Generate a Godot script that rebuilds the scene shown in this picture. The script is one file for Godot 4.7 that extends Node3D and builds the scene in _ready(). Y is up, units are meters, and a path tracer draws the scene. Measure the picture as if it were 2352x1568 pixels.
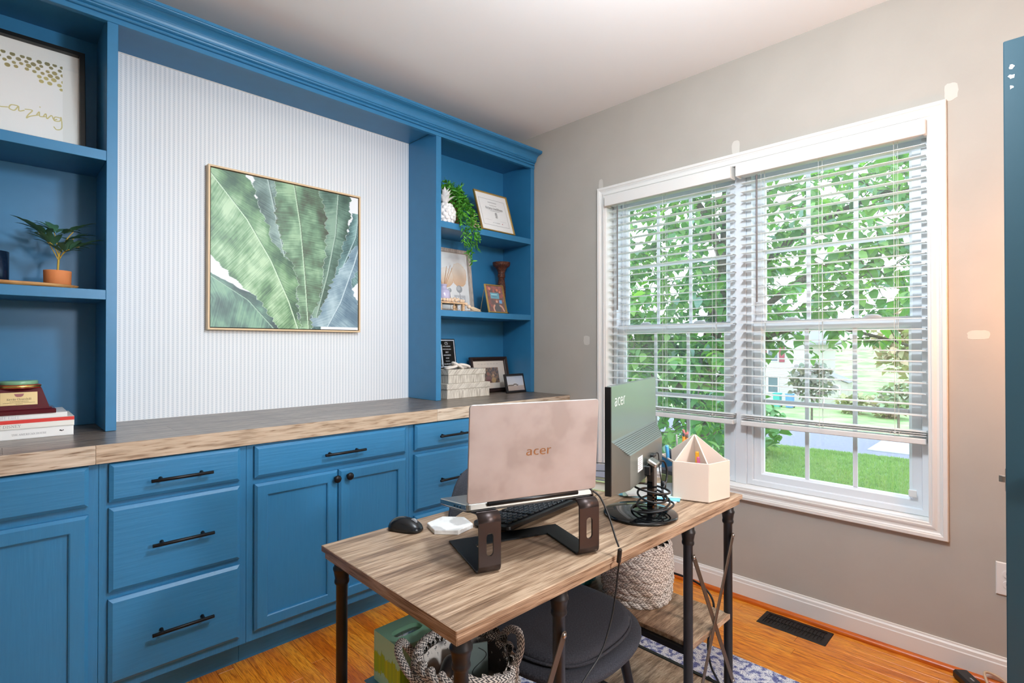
extends Node3D
# A home office with blue built-in cabinets, a desk and a double window. x runs along the cabinet wall, -z points at it; metres.

const CAM := Vector3(0, 1.2825, 0)
const WX := 2.70        # inner face of the window wall
const CEIL := 2.75
const CZ := -2.185      # front faces of drawers and doors
const UZ := -2.50       # front of the bookcases
const BZ := -2.79       # face of the wallpaper and of the bookcase backs
const CT := 0.953       # top of the counter
const DT := 0.761       # top of the desk

var M := {}
var used := {}
var cache := {}
var rng := RandomNumberGenerator.new()


func _ready() -> void:
	rng.seed = 7
	# ---------------------------------------------------------------- camera, sky, lamps, exposure
	var cam := Camera3D.new()
	cam.name = "camera"
	add_child(cam)
	cam.position = CAM
	cam.rotation = Vector3(atan(8.0 / 1201.0), -(PI / 2 - atan(1212.0 / 1201.0)), 0)
	cam.fov = rad_to_deg(2.0 * atan(784.0 / 1201.0))
	cam.near = 0.02
	cam.far = 400.0
	cam.current = true
	var env := Environment.new()
	env.background_mode = Environment.BG_SKY
	var sky := Sky.new()
	var sm := ProceduralSkyMaterial.new()
	sm.sky_top_color = Color(0.76, 0.87, 1.0)
	sm.sky_horizon_color = Color(0.93, 0.97, 1.0)
	sm.sky_curve = 0.35
	sm.ground_bottom_color = Color(0.55, 0.56, 0.54)
	sm.ground_horizon_color = Color(0.9, 0.91, 0.91)
	sm.sky_energy_multiplier = 1.0
	sm.energy_multiplier = 4.2
	sky.sky_material = sm
	env.sky = sky
	env.tonemap_mode = Environment.TONE_MAPPER_LINEAR
	env.tonemap_exposure = 1.14
	env.sdfgi_enabled = true
	env.ssao_enabled = true
	env.ssil_enabled = true
	var we := WorldEnvironment.new()
	we.name = "world"
	we.environment = env
	add_child(we)
	make_materials()
	# ---------------------------------------------------------------- the room, its built-ins, the outside
	build_room()
	build_lamps()
	build_window()
	build_outside()
	build_base_cabinets()
	build_uppers()
	# ---------------------------------------------------------------- furniture and things
	build_desk()
	build_chair()
	build_desk_things()
	build_under_desk()
	build_wall_things()
	build_left_shelves()
	build_right_shelves()


# ==================================================================== nodes
func nm(s: String) -> String:
	if not used.has(s):
		used[s] = 0
		return s
	used[s] += 1
	return "%s_%03d" % [s, used[s]]


func tag(o: Node3D, label: String, category: String, group := "") -> void:
	o.set_meta("label", label)
	o.set_meta("category", category)
	if group != "":
		o.set_meta("group", group)


func thing(called: String, label: String, category: String, at := Vector3.ZERO, turn := 0.0, group := "") -> Node3D:
	var o := Node3D.new()
	o.name = nm(called)
	add_child(o)
	o.position = at
	o.rotation.y = turn
	tag(o, label, category, group)
	return o


func structure(called: String, m: Mesh = null, mat: Material = null, xf := Transform3D()) -> Node3D:
	var o: Node3D
	if m:
		o = MeshInstance3D.new()
		o.mesh = m
		o.material_override = mat
	else:
		o = Node3D.new()
	o.name = nm(called)
	add_child(o)
	o.transform = xf
	o.set_meta("kind", "structure")
	return o


func part(parent: Node3D, called: String, m: Mesh, mat: Material, xf := Transform3D(), label := "") -> MeshInstance3D:
	var o := MeshInstance3D.new()
	o.name = called
	o.mesh = m
	o.material_override = mat
	parent.add_child(o, true)
	o.transform = xf
	if label != "":
		o.set_meta("label", label)
	return o


func single(called: String, m: Mesh, mat: Material, label: String, category: String, xf := Transform3D(), group := "") -> MeshInstance3D:
	var o := MeshInstance3D.new()
	o.name = nm(called)
	o.mesh = m
	o.material_override = mat
	add_child(o)
	o.transform = xf
	tag(o, label, category, group)
	return o


func at(x: float, y: float, z: float) -> Transform3D:
	return Transform3D(Basis(), Vector3(x, y, z))


func rot(x: float, y: float, z: float, deg: Vector3) -> Transform3D:
	return Transform3D(Basis.from_euler(deg * PI / 180.0), Vector3(x, y, z))


# ==================================================================== shapes
func stool() -> SurfaceTool:
	var st := SurfaceTool.new()
	st.begin(Mesh.PRIMITIVE_TRIANGLES)
	st.set_smooth_group(-1)
	return st


func done(st: SurfaceTool) -> ArrayMesh:
	st.generate_normals()
	return st.commit()


func tri(st: SurfaceTool, a: Vector3, b: Vector3, c: Vector3, out: Vector3) -> void:
	if (c - a).cross(b - a).dot(out) < 0.0:
		var t := b
		b = c
		c = t
	for p in [a, b, c]:
		st.set_uv(Vector2(p.x, p.y))
		st.add_vertex(p)


func quad(st: SurfaceTool, a: Vector3, b: Vector3, c: Vector3, d: Vector3, out: Vector3) -> void:
	tri(st, a, b, c, out)
	tri(st, a, c, d, out)


# a box with chamfered edges added to st
func add_box(st: SurfaceTool, c: Vector3, s: Vector3, ch := 0.0, bas := Basis()) -> void:
	var h := s / 2.0
	ch = minf(ch, minf(h.x, minf(h.y, h.z)) * 0.9)
	if ch <= 0.00001:
		for ax in 3:
			for sg in [-1.0, 1.0]:
				var n := Vector3.ZERO
				n[ax] = sg
				var u := Vector3.ZERO
				u[(ax + 1) % 3] = h[(ax + 1) % 3]
				var v := Vector3.ZERO
				v[(ax + 2) % 3] = h[(ax + 2) % 3]
				var o := n * h[ax]
				quad(st, c + bas * (o - u - v), c + bas * (o + u - v), c + bas * (o + u + v), c + bas * (o - u + v), bas * n)
		return
	for ax in 3:
		var i := (ax + 1) % 3
		var j := (ax + 2) % 3
		for sg in [-1.0, 1.0]:
			var n := Vector3.ZERO
			n[ax] = sg
			var q := []
			for k in [[-1, -1], [1, -1], [1, 1], [-1, 1]]:
				var p := n * h[ax]
				p[i] = k[0] * (h[i] - ch)
				p[j] = k[1] * (h[j] - ch)
				q.append(c + bas * p)
			quad(st, q[0], q[1], q[2], q[3], bas * n)
		for si in [-1.0, 1.0]:
			for sj in [-1.0, 1.0]:
				var q2 := []
				for e in [[-1.0, 0], [1.0, 0], [1.0, 1], [-1.0, 1]]:
					var p2 := Vector3.ZERO
					p2[ax] = e[0] * (h[ax] - ch)
					p2[i] = si * (h[i] - (0.0 if e[1] == 0 else ch))
					p2[j] = sj * (h[j] - (ch if e[1] == 0 else 0.0))
					q2.append(c + bas * p2)
				var n2 := Vector3.ZERO
				n2[i] = si
				n2[j] = sj
				quad(st, q2[0], q2[1], q2[2], q2[3], bas * n2)
	for sx in [-1.0, 1.0]:
		for sy in [-1.0, 1.0]:
			for sz in [-1.0, 1.0]:
				var sgn := Vector3(sx, sy, sz)
				var ps := []
				for ax in 3:
					var p3 := Vector3.ZERO
					for k in 3:
						p3[k] = sgn[k] * (h[k] - (0.0 if k == ax else ch))
					ps.append(c + bas * p3)
				tri(st, ps[0], ps[1], ps[2], bas * sgn)


func bx(sx: float, sy: float, sz: float, ch := 0.0015) -> ArrayMesh:
	var key := "b%.4f,%.4f,%.4f,%.4f" % [sx, sy, sz, ch]
	if not cache.has(key):
		var st := stool()
		add_box(st, Vector3.ZERO, Vector3(sx, sy, sz), ch)
		cache[key] = done(st)
	return cache[key]


# box between two corners: mesh and transform
func span(a: Vector3, b: Vector3, ch := 0.0015) -> Array:
	var s := (b - a).abs()
	return [bx(s.x, s.y, s.z, ch), Transform3D(Basis(), (a + b) / 2.0)]


func pspan(parent: Node3D, called: String, a: Vector3, b: Vector3, mat: Material, ch := 0.0015, label := "") -> MeshInstance3D:
	var m := span(a, b, ch)
	return part(parent, called, m[0], mat, m[1], label)


# nested rectangles in the xy plane: profile of (inset, height along z); the last one may be capped
func loops(w: float, h: float, prof: Array, cap_front := false, cap_back := false) -> ArrayMesh:
	var st := stool()
	add_loops(st, w, h, prof, cap_front, cap_back)
	return done(st)


func add_loops(st: SurfaceTool, w: float, h: float, prof: Array, cap_front := false, cap_back := false) -> void:
	var rings := []
	for p in prof:
		var x: float = w / 2.0 - p.x
		var y: float = h / 2.0 - p.x
		rings.append([Vector3(-x, -y, p.y), Vector3(x, -y, p.y), Vector3(x, y, p.y), Vector3(-x, y, p.y)])
	var side := [Vector3(0, -1, 0), Vector3(1, 0, 0), Vector3(0, 1, 0), Vector3(-1, 0, 0)]
	for k in prof.size() - 1:
		var din: float = prof[k + 1].x - prof[k].x
		var dz: float = prof[k + 1].y - prof[k].y
		for e in 4:
			var f := (e + 1) % 4
			var out: Vector3 = side[e] * dz + Vector3(0, 0, din)
			quad(st, rings[k][e], rings[k][f], rings[k + 1][f], rings[k + 1][e], out)
	if cap_front:
		var r: Array = rings[-1]
		quad(st, r[0], r[1], r[2], r[3], Vector3(0, 0, 1))
	if cap_back:
		var r2: Array = rings[0]
		quad(st, r2[0], r2[1], r2[2], r2[3], Vector3(0, 0, -1))


# surface of revolution round y; a repeated point makes a sharp edge
func lathe(prof: Array, seg := 24) -> ArrayMesh:
	var st := stool()
	add_lathe(st, prof, seg)
	return done(st)


func add_lathe(st: SurfaceTool, prof: Array, seg := 24, xf := Transform3D()) -> void:
	var g := 1 + (randi() % 7) * 0
	for k in prof.size() - 1:
		var p: Vector2 = prof[k]
		var q: Vector2 = prof[k + 1]
		if p.distance_to(q) < 1e-6:
			g += 1
			continue
		st.set_smooth_group(g)
		for s in seg:
			var a0 := TAU * s / seg
			var a1 := TAU * (s + 1) / seg
			var d0 := Vector3(cos(a0), 0, sin(a0))
			var d1 := Vector3(cos(a1), 0, sin(a1))
			var dm := (d0 + d1).normalized()
			var out := xf.basis * (dm * (q.y - p.y) + Vector3(0, -(q.x - p.x), 0))
			if (q.y - p.y) < 0.0 and absf(q.x - p.x) < 1e-6:
				out = xf.basis * dm * -1.0
			var v := [xf * (d0 * p.x + Vector3(0, p.y, 0)), xf * (d1 * p.x + Vector3(0, p.y, 0)), xf * (d1 * q.x + Vector3(0, q.y, 0)), xf * (d0 * q.x + Vector3(0, q.y, 0))]
			if p.x > 1e-6:
				tri(st, v[0], v[1], v[2], out)
			if q.x > 1e-6:
				tri(st, v[0], v[2], v[3], out)
	st.set_smooth_group(-1)


# round tube along points
func tube(pts: Array, r: float, seg := 8, closed := false) -> ArrayMesh:
	var st := stool()
	add_tube(st, pts, r, seg, closed)
	return done(st)


func add_tube(st: SurfaceTool, pts: Array, r, seg := 8, closed := false) -> void:
	var n := pts.size()
	var rings := []
	var up := Vector3(0.13, 0.97, 0.21).normalized()
	for i in n:
		var a: Vector3 = pts[(i - 1 + n) % n] if closed else pts[maxi(i - 1, 0)]
		var b: Vector3 = pts[(i + 1) % n] if closed else pts[mini(i + 1, n - 1)]
		var t := (b - a).normalized()
		var u := up - t * up.dot(t)
		if u.length() < 0.05:
			u = Vector3(1, 0, 0) - t * t.x
		u = u.normalized()
		up = u
		var w := t.cross(u)
		var rr: float = r[i] if r is Array else r
		var ring := []
		for s in seg:
			var an := TAU * s / seg
			ring.append(pts[i] + (u * cos(an) + w * sin(an)) * rr)
		rings.append(ring)
	st.set_smooth_group(1)
	for i in (n if closed else n - 1):
		var j := (i + 1) % n
		for s in seg:
			var s2 := (s + 1) % seg
			var mid: Vector3 = (rings[i][s] + rings[i][s2]) / 2.0 - pts[i]
			quad(st, rings[i][s], rings[i][s2], rings[j][s2], rings[j][s], mid)
	st.set_smooth_group(-1)
	if not closed:
		for s in seg:
			var s2 := (s + 1) % seg
			tri(st, pts[0], rings[0][s], rings[0][s2], pts[0] - pts[1])
			tri(st, pts[n - 1], rings[n - 1][s], rings[n - 1][s2], pts[n - 1] - pts[n - 2])


# smooth curve through points
func curve(pts: Array, per := 8, closed := false) -> Array:
	var out := []
	var n := pts.size()
	for i in (n if closed else n - 1):
		var p0: Vector3 = pts[(i - 1 + n) % n] if closed else pts[maxi(i - 1, 0)]
		var p1: Vector3 = pts[i]
		var p2: Vector3 = pts[(i + 1) % n]
		var p3: Vector3 = pts[(i + 2) % n] if closed else pts[mini(i + 2, n - 1)]
		for k in per:
			out.append(p1.cubic_interpolate(p2, p0, p3, float(k) / per))
	if not closed:
		out.append(pts[n - 1])
	return out


# polygon in xy pushed along z, with a small chamfer on the front and back edges
func prism(poly: PackedVector2Array, depth: float, ch := 0.0) -> ArrayMesh:
	var st := stool()
	add_prism(st, poly, depth, ch)
	return done(st)


func add_prism(st: SurfaceTool, poly: PackedVector2Array, depth: float, ch := 0.0, xf := Transform3D()) -> void:
	if Geometry2D.is_polygon_clockwise(poly):
		poly = poly.duplicate()
		poly.reverse()
	var inner := poly
	if ch > 0.0:
		var off := Geometry2D.offset_polygon(poly, -ch, Geometry2D.JOIN_MITER)
		if off.size() == 1 and off[0].size() == poly.size():
			inner = off[0]
			# line the vertices up
			var best := 0
			for k in inner.size():
				if inner[k].distance_to(poly[0]) < inner[best].distance_to(poly[0]):
					best = k
			var r := PackedVector2Array()
			for k in inner.size():
				r.append(inner[(k + best) % inner.size()])
			inner = r
			if inner[1].distance_to(poly[1]) > inner[inner.size() - 1].distance_to(poly[1]):
				var r2 := PackedVector2Array([inner[0]])
				for k in range(inner.size() - 1, 0, -1):
					r2.append(inner[k])
				inner = r2
		else:
			ch = 0.0
	var h := depth / 2.0
	var idx := Geometry2D.triangulate_polygon(inner)
	for sg in [-1.0, 1.0]:
		for k in range(0, idx.size(), 3):
			var q := []
			for e in 3:
				var p := inner[idx[k + e]]
				q.append(xf * Vector3(p.x, p.y, sg * h))
			tri(st, q[0], q[1], q[2], xf.basis * Vector3(0, 0, sg))
	for k in poly.size():
		var a := poly[k]
		var b := poly[(k + 1) % poly.size()]
		var nrm := Vector3(b.y - a.y, a.x - b.x, 0)
		quad(st, xf * Vector3(a.x, a.y, -h + ch), xf * Vector3(b.x, b.y, -h + ch), xf * Vector3(b.x, b.y, h - ch), xf * Vector3(a.x, a.y, h - ch), xf.basis * nrm)
		if ch > 0.0:
			var a2 := inner[k]
			var b2 := inner[(k + 1) % poly.size()]
			for sg in [-1.0, 1.0]:
				quad(st, xf * Vector3(a.x, a.y, sg * (h - ch)), xf * Vector3(b.x, b.y, sg * (h - ch)), xf * Vector3(b2.x, b2.y, sg * h), xf * Vector3(a2.x, a2.y, sg * h), xf.basis * (nrm.normalized() + Vector3(0, 0, sg)))


func rounded(w: float, h: float, r: float, seg := 5) -> PackedVector2Array:
	var p := PackedVector2Array()
	for k in 4:
		var c := Vector2((w / 2 - r) * (1 if k in [0, 3] else -1), (h / 2 - r) * (1 if k < 2 else -1))
		for s in seg + 1:
			var a := PI / 2 * (k + float(s) / seg)
			p.append(c + Vector2(cos(a), sin(a)) * r)
	return p


func ball(r: float, seg := 14) -> ArrayMesh:
	var key := "ball%.4f,%d" % [r, seg]
	if not cache.has(key):
		var pr := []
		var n := seg / 2
		for k in n + 1:
			var a := -PI / 2 + PI * k / n
			pr.append(Vector2(maxf(cos(a) * r, 0.0), sin(a) * r))
		pr[0].x = 0.0
		pr[n].x = 0.0
		cache[key] = lathe(pr, seg)
	return cache[key]


# a flat rectangle with uv 0..1 facing +z, for prints
func sheet(w: float, h: float) -> ArrayMesh:
	var st := stool()
	var c := [Vector3(-w / 2, -h / 2, 0), Vector3(w / 2, -h / 2, 0), Vector3(w / 2, h / 2, 0), Vector3(-w / 2, h / 2, 0)]
	var uv := [Vector2(0, 1), Vector2(1, 1), Vector2(1, 0), Vector2(0, 0)]
	for k in [0, 2, 1, 0, 3, 2]:
		st.set_uv(uv[k])
		st.add_vertex(c[k])
	return done(st)


func text(parent: Node3D, s: String, em: float, mat: Material, xf: Transform3D, serif := false, squeeze := 1.0) -> MeshInstance3D:
	var tm := TextMesh.new()
	var f := SystemFont.new()
	f.font_names = PackedStringArray(["Droid Serif" if serif else "Droid Sans"])
	tm.font = f
	tm.text = s
	tm.font_size = 32
	tm.pixel_size = em / 32.0
	tm.depth = 0.0004
	tm.curve_step = 3.0
	var o := part(parent, "lettering", tm, mat, xf)
	o.transform.basis = o.transform.basis * Basis.from_scale(Vector3(squeeze, 1, 1))
	return o


# ==================================================================== materials
func mat(name_: String, c: Color, rough := 0.6, metal := 0.0) -> StandardMaterial3D:
	var m := StandardMaterial3D.new()
	m.resource_name = name_
	m.albedo_color = c
	m.roughness = rough
	m.metallic = metal
	M[name_] = m
	return m


func rgb(r: int, g: int, b: int) -> Color:
	return Color(r / 255.0, g / 255.0, b / 255.0)


func noise(sd: int, freq: float, octaves := 4, kind := FastNoiseLite.TYPE_SIMPLEX_SMOOTH, fractal := FastNoiseLite.FRACTAL_FBM) -> FastNoiseLite:
	var n := FastNoiseLite.new()
	n.seed = sd
	n.noise_type = kind
	n.frequency = freq
	n.fractal_type = fractal
	n.fractal_octaves = octaves
	return n


func ntex(n: FastNoiseLite, cols: Array, offs: Array, size := 512) -> NoiseTexture2D:
	var t := NoiseTexture2D.new()
	t.width = size
	t.height = size
	t.seamless = true
	t.noise = n
	var g := Gradient.new()
	g.offsets = PackedFloat32Array(offs)
	g.colors = PackedColorArray(cols)
	t.color_ramp = g
	return t


func tri_map(m: StandardMaterial3D, t: Texture2D, sc: Vector3, off := Vector3.ZERO) -> void:
	m.albedo_texture = t
	m.uv1_triplanar = true
	m.uv1_world_triplanar = true
	m.uv1_scale = sc
	m.uv1_offset = off
	m.uv1_triplanar_sharpness = 8.0


func fine_map(m: StandardMaterial3D, t: Texture2D, sc: Vector3) -> void:
	m.detail_enabled = true
	m.detail_blend_mode = BaseMaterial3D.BLEND_MODE_MUL
	m.detail_uv_layer = BaseMaterial3D.DETAIL_UV_2
	m.detail_albedo = t
	m.uv2_triplanar = true
	m.uv2_world_triplanar = true
	m.uv2_scale = sc
	m.uv2_triplanar_sharpness = 8.0


func relief(m: StandardMaterial3D, t: Texture2D, cm: float) -> void:
	m.heightmap_enabled = true
	m.heightmap_texture = t
	m.heightmap_scale = cm


func img_mat(name_: String, im: Image, rough := 0.5) -> StandardMaterial3D:
	var m := mat(name_, Color.WHITE, rough)
	m.albedo_texture = ImageTexture.create_from_image(im)
	m.texture_repeat = false
	return m


func make_materials() -> void:
	# paint of the built-ins: satin, with the grain of the wood faintly proud under it
	var brush := ntex(noise(3, 0.03, 3), [Color(0.965, 0.965, 0.965), Color(1, 1, 1)], [0.0, 1.0], 256)
	var pores := ntex(noise(4, 0.02, 4), [Color.BLACK, Color.WHITE], [0.25, 0.75], 256)
	var blue := mat("blue paint", rgb(47, 122, 168), 0.40)
	tri_map(blue, brush, Vector3(1.2, 1.2, 1.2))
	for k in 2:
		var b2: StandardMaterial3D = blue.duplicate()
		b2.resource_name = ["blue paint on upright grain", "blue paint on level grain"][k]
		b2.uv1_scale = Vector3(12, 0.8, 12) if k == 0 else Vector3(0.8, 12, 12)
		relief(b2, pores, 0.022)
		M[["blue_v", "blue_h"][k]] = b2
	mat("toe paint", rgb(47, 122, 168), 0.40)
	M["toe paint"].albedo_texture = brush
	tri_map(M["toe paint"], brush, Vector3(0.8, 12, 12))
	relief(M["toe paint"], pores, 0.05)
	mat("door paint", rgb(28, 62, 74), 0.5)
	var fine_bump := ntex(noise(9, 0.09, 3), [Color.BLACK, Color.WHITE], [0.0, 1.0], 256)
	var wallm := mat("wall paint", rgb(188, 181, 171), 0.85)
	tri_map(wallm, ntex(noise(11, 0.012, 3), [Color(0.97, 0.97, 0.97), Color.WHITE], [0, 1], 256), Vector3(0.9, 0.9, 0.9))
	mat("wall filler", rgb(210, 204, 195), 0.9)
	mat("ceiling paint", rgb(243, 242, 240), 0.95)
	mat("trim white", rgb(238, 235, 230), 0.4)
	mat("vinyl white", rgb(232, 236, 240), 0.35)
	mat("blind white", rgb(238, 238, 236), 0.4)
	M["blind white"].backlight_enabled = true
	M["blind white"].backlight = Color(0.25, 0.25, 0.25)
	mat("cord white", rgb(230, 230, 226), 0.7)
	mat("wand clear", rgb(120, 112, 110), 0.2)
	var gl := mat("window glass", Color(0.92, 0.97, 0.95, 0.05), 0.02)
	gl.transparency = BaseMaterial3D.TRANSPARENCY_ALPHA
	var pg := mat("picture glass", Color(1, 1, 1, 0.04), 0.04)
	pg.transparency = BaseMaterial3D.TRANSPARENCY_ALPHA
	mat("black metal", rgb(26, 26, 28), 0.4, 0.6)
	mat("pipe metal", rgb(44, 43, 44), 0.42, 0.55)
	mat("strap metal", rgb(92, 78, 66), 0.45, 0.7)
	mat("bolt steel", rgb(170, 168, 165), 0.25, 1.0)
	mat("brass", rgb(196, 166, 96), 0.3, 0.9)
	mat("satin nickel", rgb(170, 170, 166), 0.3, 1.0)
	mat("black plastic", rgb(20, 21, 23), 0.35)
	mat("black gloss", rgb(8, 9, 11), 0.06)
	mat("cable black", rgb(18, 18, 20), 0.45)
	mat("white plastic", rgb(236, 234, 230), 0.35)
	mat("white print", rgb(235, 236, 240), 0.6)
	mat("black print", rgb(30, 30, 34), 0.7)
	mat("grey print", rgb(150, 150, 152), 0.7)
	mat("gold print", rgb(186, 158, 84), 0.45, 0.3)
	mat("paper white", rgb(240, 240, 238), 0.8)
	mat("page edge", rgb(226, 222, 212), 0.9)
	# oak strip floor: a few boards' worth of tone and grain
	var rings := noise(21, 0.006, 3, FastNoiseLite.TYPE_SIMPLEX_SMOOTH, FastNoiseLite.FRACTAL_PING_PONG)
	rings.fractal_ping_pong_strength = 2.4
	var oak := ntex(rings, [rgb(170, 88, 18), rgb(226, 140, 40), rgb(242, 164, 56), rgb(204, 114, 26)], [0.0, 0.35, 0.7, 1.0])
	var oak2 := ntex(noise(22, 0.02, 5), [rgb(204, 116, 28), rgb(236, 152, 46), rgb(246, 174, 64)], [0.1, 0.5, 0.9])
	var fibre := ntex(noise(23, 0.04, 4), [Color(0.78, 0.7, 0.62), Color(1, 1, 1), Color(1, 1, 1)], [0.2, 0.5, 1.0], 256)
	var tones := [rgb(255, 255, 255), rgb(240, 214, 180), rgb(255, 244, 214), rgb(226, 190, 150), rgb(248, 230, 200), rgb(255, 252, 236)]
	for k in 6:
		var f := mat("oak board %d" % k, tones[k], 0.28)
		tri_map(f, oak if k % 2 == 0 else oak2, Vector3(5.0, 5.0, 0.42), Vector3(0.17 * k, 0, 0.31 * k))
		fine_map(f, fibre, Vector3(26, 26, 1.4))
		f.clearcoat_enabled = true
		f.clearcoat = 0.25
		f.clearcoat_roughness = 0.12
	mat("floor gap", rgb(70, 40, 18), 0.9)
	var shoe := mat("oak shoe", rgb(222, 170, 112), 0.35)
	tri_map(shoe, oak2, Vector3(6, 6, 0.5))
	# laminates: the counter (greyed dark oak), its pale edge, the desk (brown oak)
	var ctx := ntex(noise(31, 0.012, 5), [rgb(84, 74, 66), rgb(132, 120, 108), rgb(160, 149, 137), rgb(112, 100, 90)], [0.1, 0.45, 0.7, 1.0])
	var streak := ntex(noise(32, 0.03, 5), [Color(0.62, 0.58, 0.55), Color(0.95, 0.94, 0.93), Color(1, 1, 1)], [0.25, 0.5, 0.8])
	for k in 3:
		var c := mat("counter laminate %d" % k, [rgb(255, 255, 255), rgb(236, 234, 232), rgb(246, 240, 234)][k], 0.3)
		tri_map(c, ctx, Vector3(0.5, 5, 5), Vector3(0.3 * k, 0.2 * k, 0.37 * k))
		fine_map(c, streak, Vector3(1.1, 16, 16))
	var ed := ntex(noise(33, 0.012, 5), [rgb(150, 130, 110), rgb(196, 180, 160), rgb(214, 200, 182)], [0.05, 0.4, 0.9])
	for k in 2:
		var e := mat("counter edge %d" % k, [rgb(255, 255, 255), rgb(240, 232, 224)][k], 0.45)
		tri_map(e, ed, Vector3(0.9, 9, 9), Vector3(0.4 * k, 0.13, 0.5))
		fine_map(e, ntex(noise(34, 0.022, 5), [Color(0.62, 0.54, 0.48), Color(0.95, 0.93, 0.91), Color(1, 1, 1)], [0.12, 0.26, 0.6], 256), Vector3(1.2, 16, 16))
	var dk := ntex(noise(41, 0.012, 5), [rgb(120, 96, 76), rgb(164, 138, 114), rgb(190, 166, 142), rgb(144, 118, 94)], [0.08, 0.45, 0.75, 1.0])
	var d := mat("desk laminate", rgb(255, 255, 255), 0.4)
	tri_map(d, dk, Vector3(0.4, 8, 8), Vector3(0.2, 0.1, 0.4))
	fine_map(d, ntex(noise(42, 0.035, 5), [Color(0.66, 0.6, 0.55), Color(0.95, 0.94, 0.92), Color(1, 1, 1)], [0.22, 0.45, 0.8]), Vector3(0.55, 22, 22))
	var de := mat("desk laminate end", rgb(255, 255, 255), 0.4)
	tri_map(de, dk, Vector3(7, 7, 0.7), Vector3(0.1, 0.4, 0.2))
	fine_map(de, d.detail_albedo, Vector3(22, 22, 0.55))
	var sh := mat("shelf laminate", rgb(255, 255, 255), 0.4)
	tri_map(sh, dk, Vector3(0.7, 7, 7), Vector3(0.6, 0.3, 0.1))
	fine_map(sh, d.detail_albedo, Vector3(1.4, 20, 20))
	# wallpaper: upright stripes, each a column of small slanted brush marks
	var wp := Image.create(64, 64, false, Image.FORMAT_RGB8)
	var wn := noise(51, 0.2, 2)
	for y in 64:
		for x in 64:
			var col := x / 32
			var u := (x % 32) / 32.0
			var slant := fposmod(y / 16.0 + (absf(u - 0.5) * 1.1), 1.0)
			var v := 0.0
			if u < 0.62:
				v = clampf((0.42 - absf(slant - 0.5)) * 5.0, 0.25, 1.0)
			v *= clampf(minf(u, 0.62 - u) * 9.0, 0.0, 1.0) if u < 0.62 else 0.0
			v += wn.get_noise_2d(x * 3.0, y * 3.0) * 0.12 + (0.06 if col == 0 else 0.0)
			var c := rgb(236, 238, 240).lerp(rgb(197, 205, 211), clampf(v, 0, 1) * 0.85)
			wp.set_pixel(x, y, c)
	var wpm := mat("wallpaper", Color.WHITE, 0.75)
	tri_map(wpm, ImageTexture.create_from_image(wp), Vector3(1.0 / 0.036, 1.0 / 0.036, 1.0))
	# cloth
	var weave := ntex(noise(61, 0.12, 2), [Color(0.55, 0.56, 0.6), Color(1, 1, 1)], [0.2, 0.8], 256)
	var ch := mat("chair cloth", rgb(74, 76, 84), 0.95)
	tri_map(ch, weave, Vector3(5, 40, 40))
	fine_map(ch, weave, Vector3(40, 5, 5))
	var rope := Image.create(64, 64, false, Image.FORMAT_RGB8)
	for y in 64:
		for x in 64:
			var zig := absf(fposmod(x / 16.0, 1.0) - 0.5) * 2.0
			var s := fposmod(y / 16.0 + zig * 0.9, 1.0)
			rope.set_pixel(x, y, rgb(206, 200, 192) if s < 0.55 else rgb(62, 61, 64))
	var rp := mat("rope cotton", Color.WHITE, 0.95)
	rp.albedo_texture = ImageTexture.create_from_image(rope)
	var rp2: StandardMaterial3D = rp.duplicate()
	rp2.resource_name = "rope cotton pale"
	var rope2 := Image.create(64, 64, false, Image.FORMAT_RGB8)
	for y in 64:
		for x in 64:
			var zig := absf(fposmod(x / 16.0, 1.0) - 0.5) * 2.0
			var s := fposmod(y / 16.0 + zig * 0.9, 1.0)
			rope2.set_pixel(x, y, rgb(214, 205, 196) if s < 0.62 else rgb(120, 108, 100))
	rp2.albedo_texture = ImageTexture.create_from_image(rope2)
	M["rope cotton pale"] = rp2
	var teal := mat("teal nylon", rgb(16, 104, 112), 0.5)
	relief(teal, fine_bump, 0.02)
	# rug: cream pile with a worn violet-blue pattern
	var rug := mat("rug pile", Color.WHITE, 1.0)
	var blotch := noise(71, 0.035, 5)
	tri_map(rug, ntex(blotch, [rgb(104, 110, 158), rgb(150, 156, 188), rgb(214, 216, 222), rgb(232, 232, 232)], [0.28, 0.40, 0.50, 0.8]), Vector3(1.6, 1.6, 1.6))
	fine_map(rug, ntex(noise(72, 0.1, 3), [rgb(150, 154, 182), rgb(255, 255, 255), rgb(255, 255, 255)], [0.3, 0.47, 1.0], 512), Vector3(3.1, 3.1, 3.1))
	relief(rug, fine_bump, 0.15)
	# outside
	var gr := mat("lawn", Color.WHITE, 1.0)
	tri_map(gr, ntex(noise(81, 0.02, 5), [rgb(112, 140, 84), rgb(146, 172, 108), rgb(170, 192, 132)], [0.15, 0.5, 0.9]), Vector3(0.16, 0.16, 0.16))
	fine_map(gr, ntex(noise(82, 0.12, 3), [Color(0.72, 0.76, 0.66), Color(1, 1, 1)], [0.2, 0.7], 512), Vector3(0.9, 0.9, 0.5))
	var hill := mat("far lawn", Color.WHITE, 1.0)
	tri_map(hill, ntex(noise(83, 0.02, 4), [rgb(120, 152, 84), rgb(158, 186, 112), rgb(176, 200, 130)], [0.2, 0.5, 0.9]), Vector3(0.04, 0.04, 0.04))
	var asphalt := mat("asphalt", rgb(140, 138, 144), 0.9)
	tri_map(asphalt, ntex(noise(84, 0.1, 4), [Color(0.8, 0.8, 0.8), Color.WHITE], [0, 1], 256), Vector3(0.6, 0.6, 0.6))
	mat("concrete", rgb(178, 176, 172), 0.9)
	mat("siding", rgb(196, 188, 182), 0.6)
	mat("shed board", rgb(186, 178, 164), 0.7)
	mat("roof shingle", rgb(150, 146, 146), 0.9)
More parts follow.
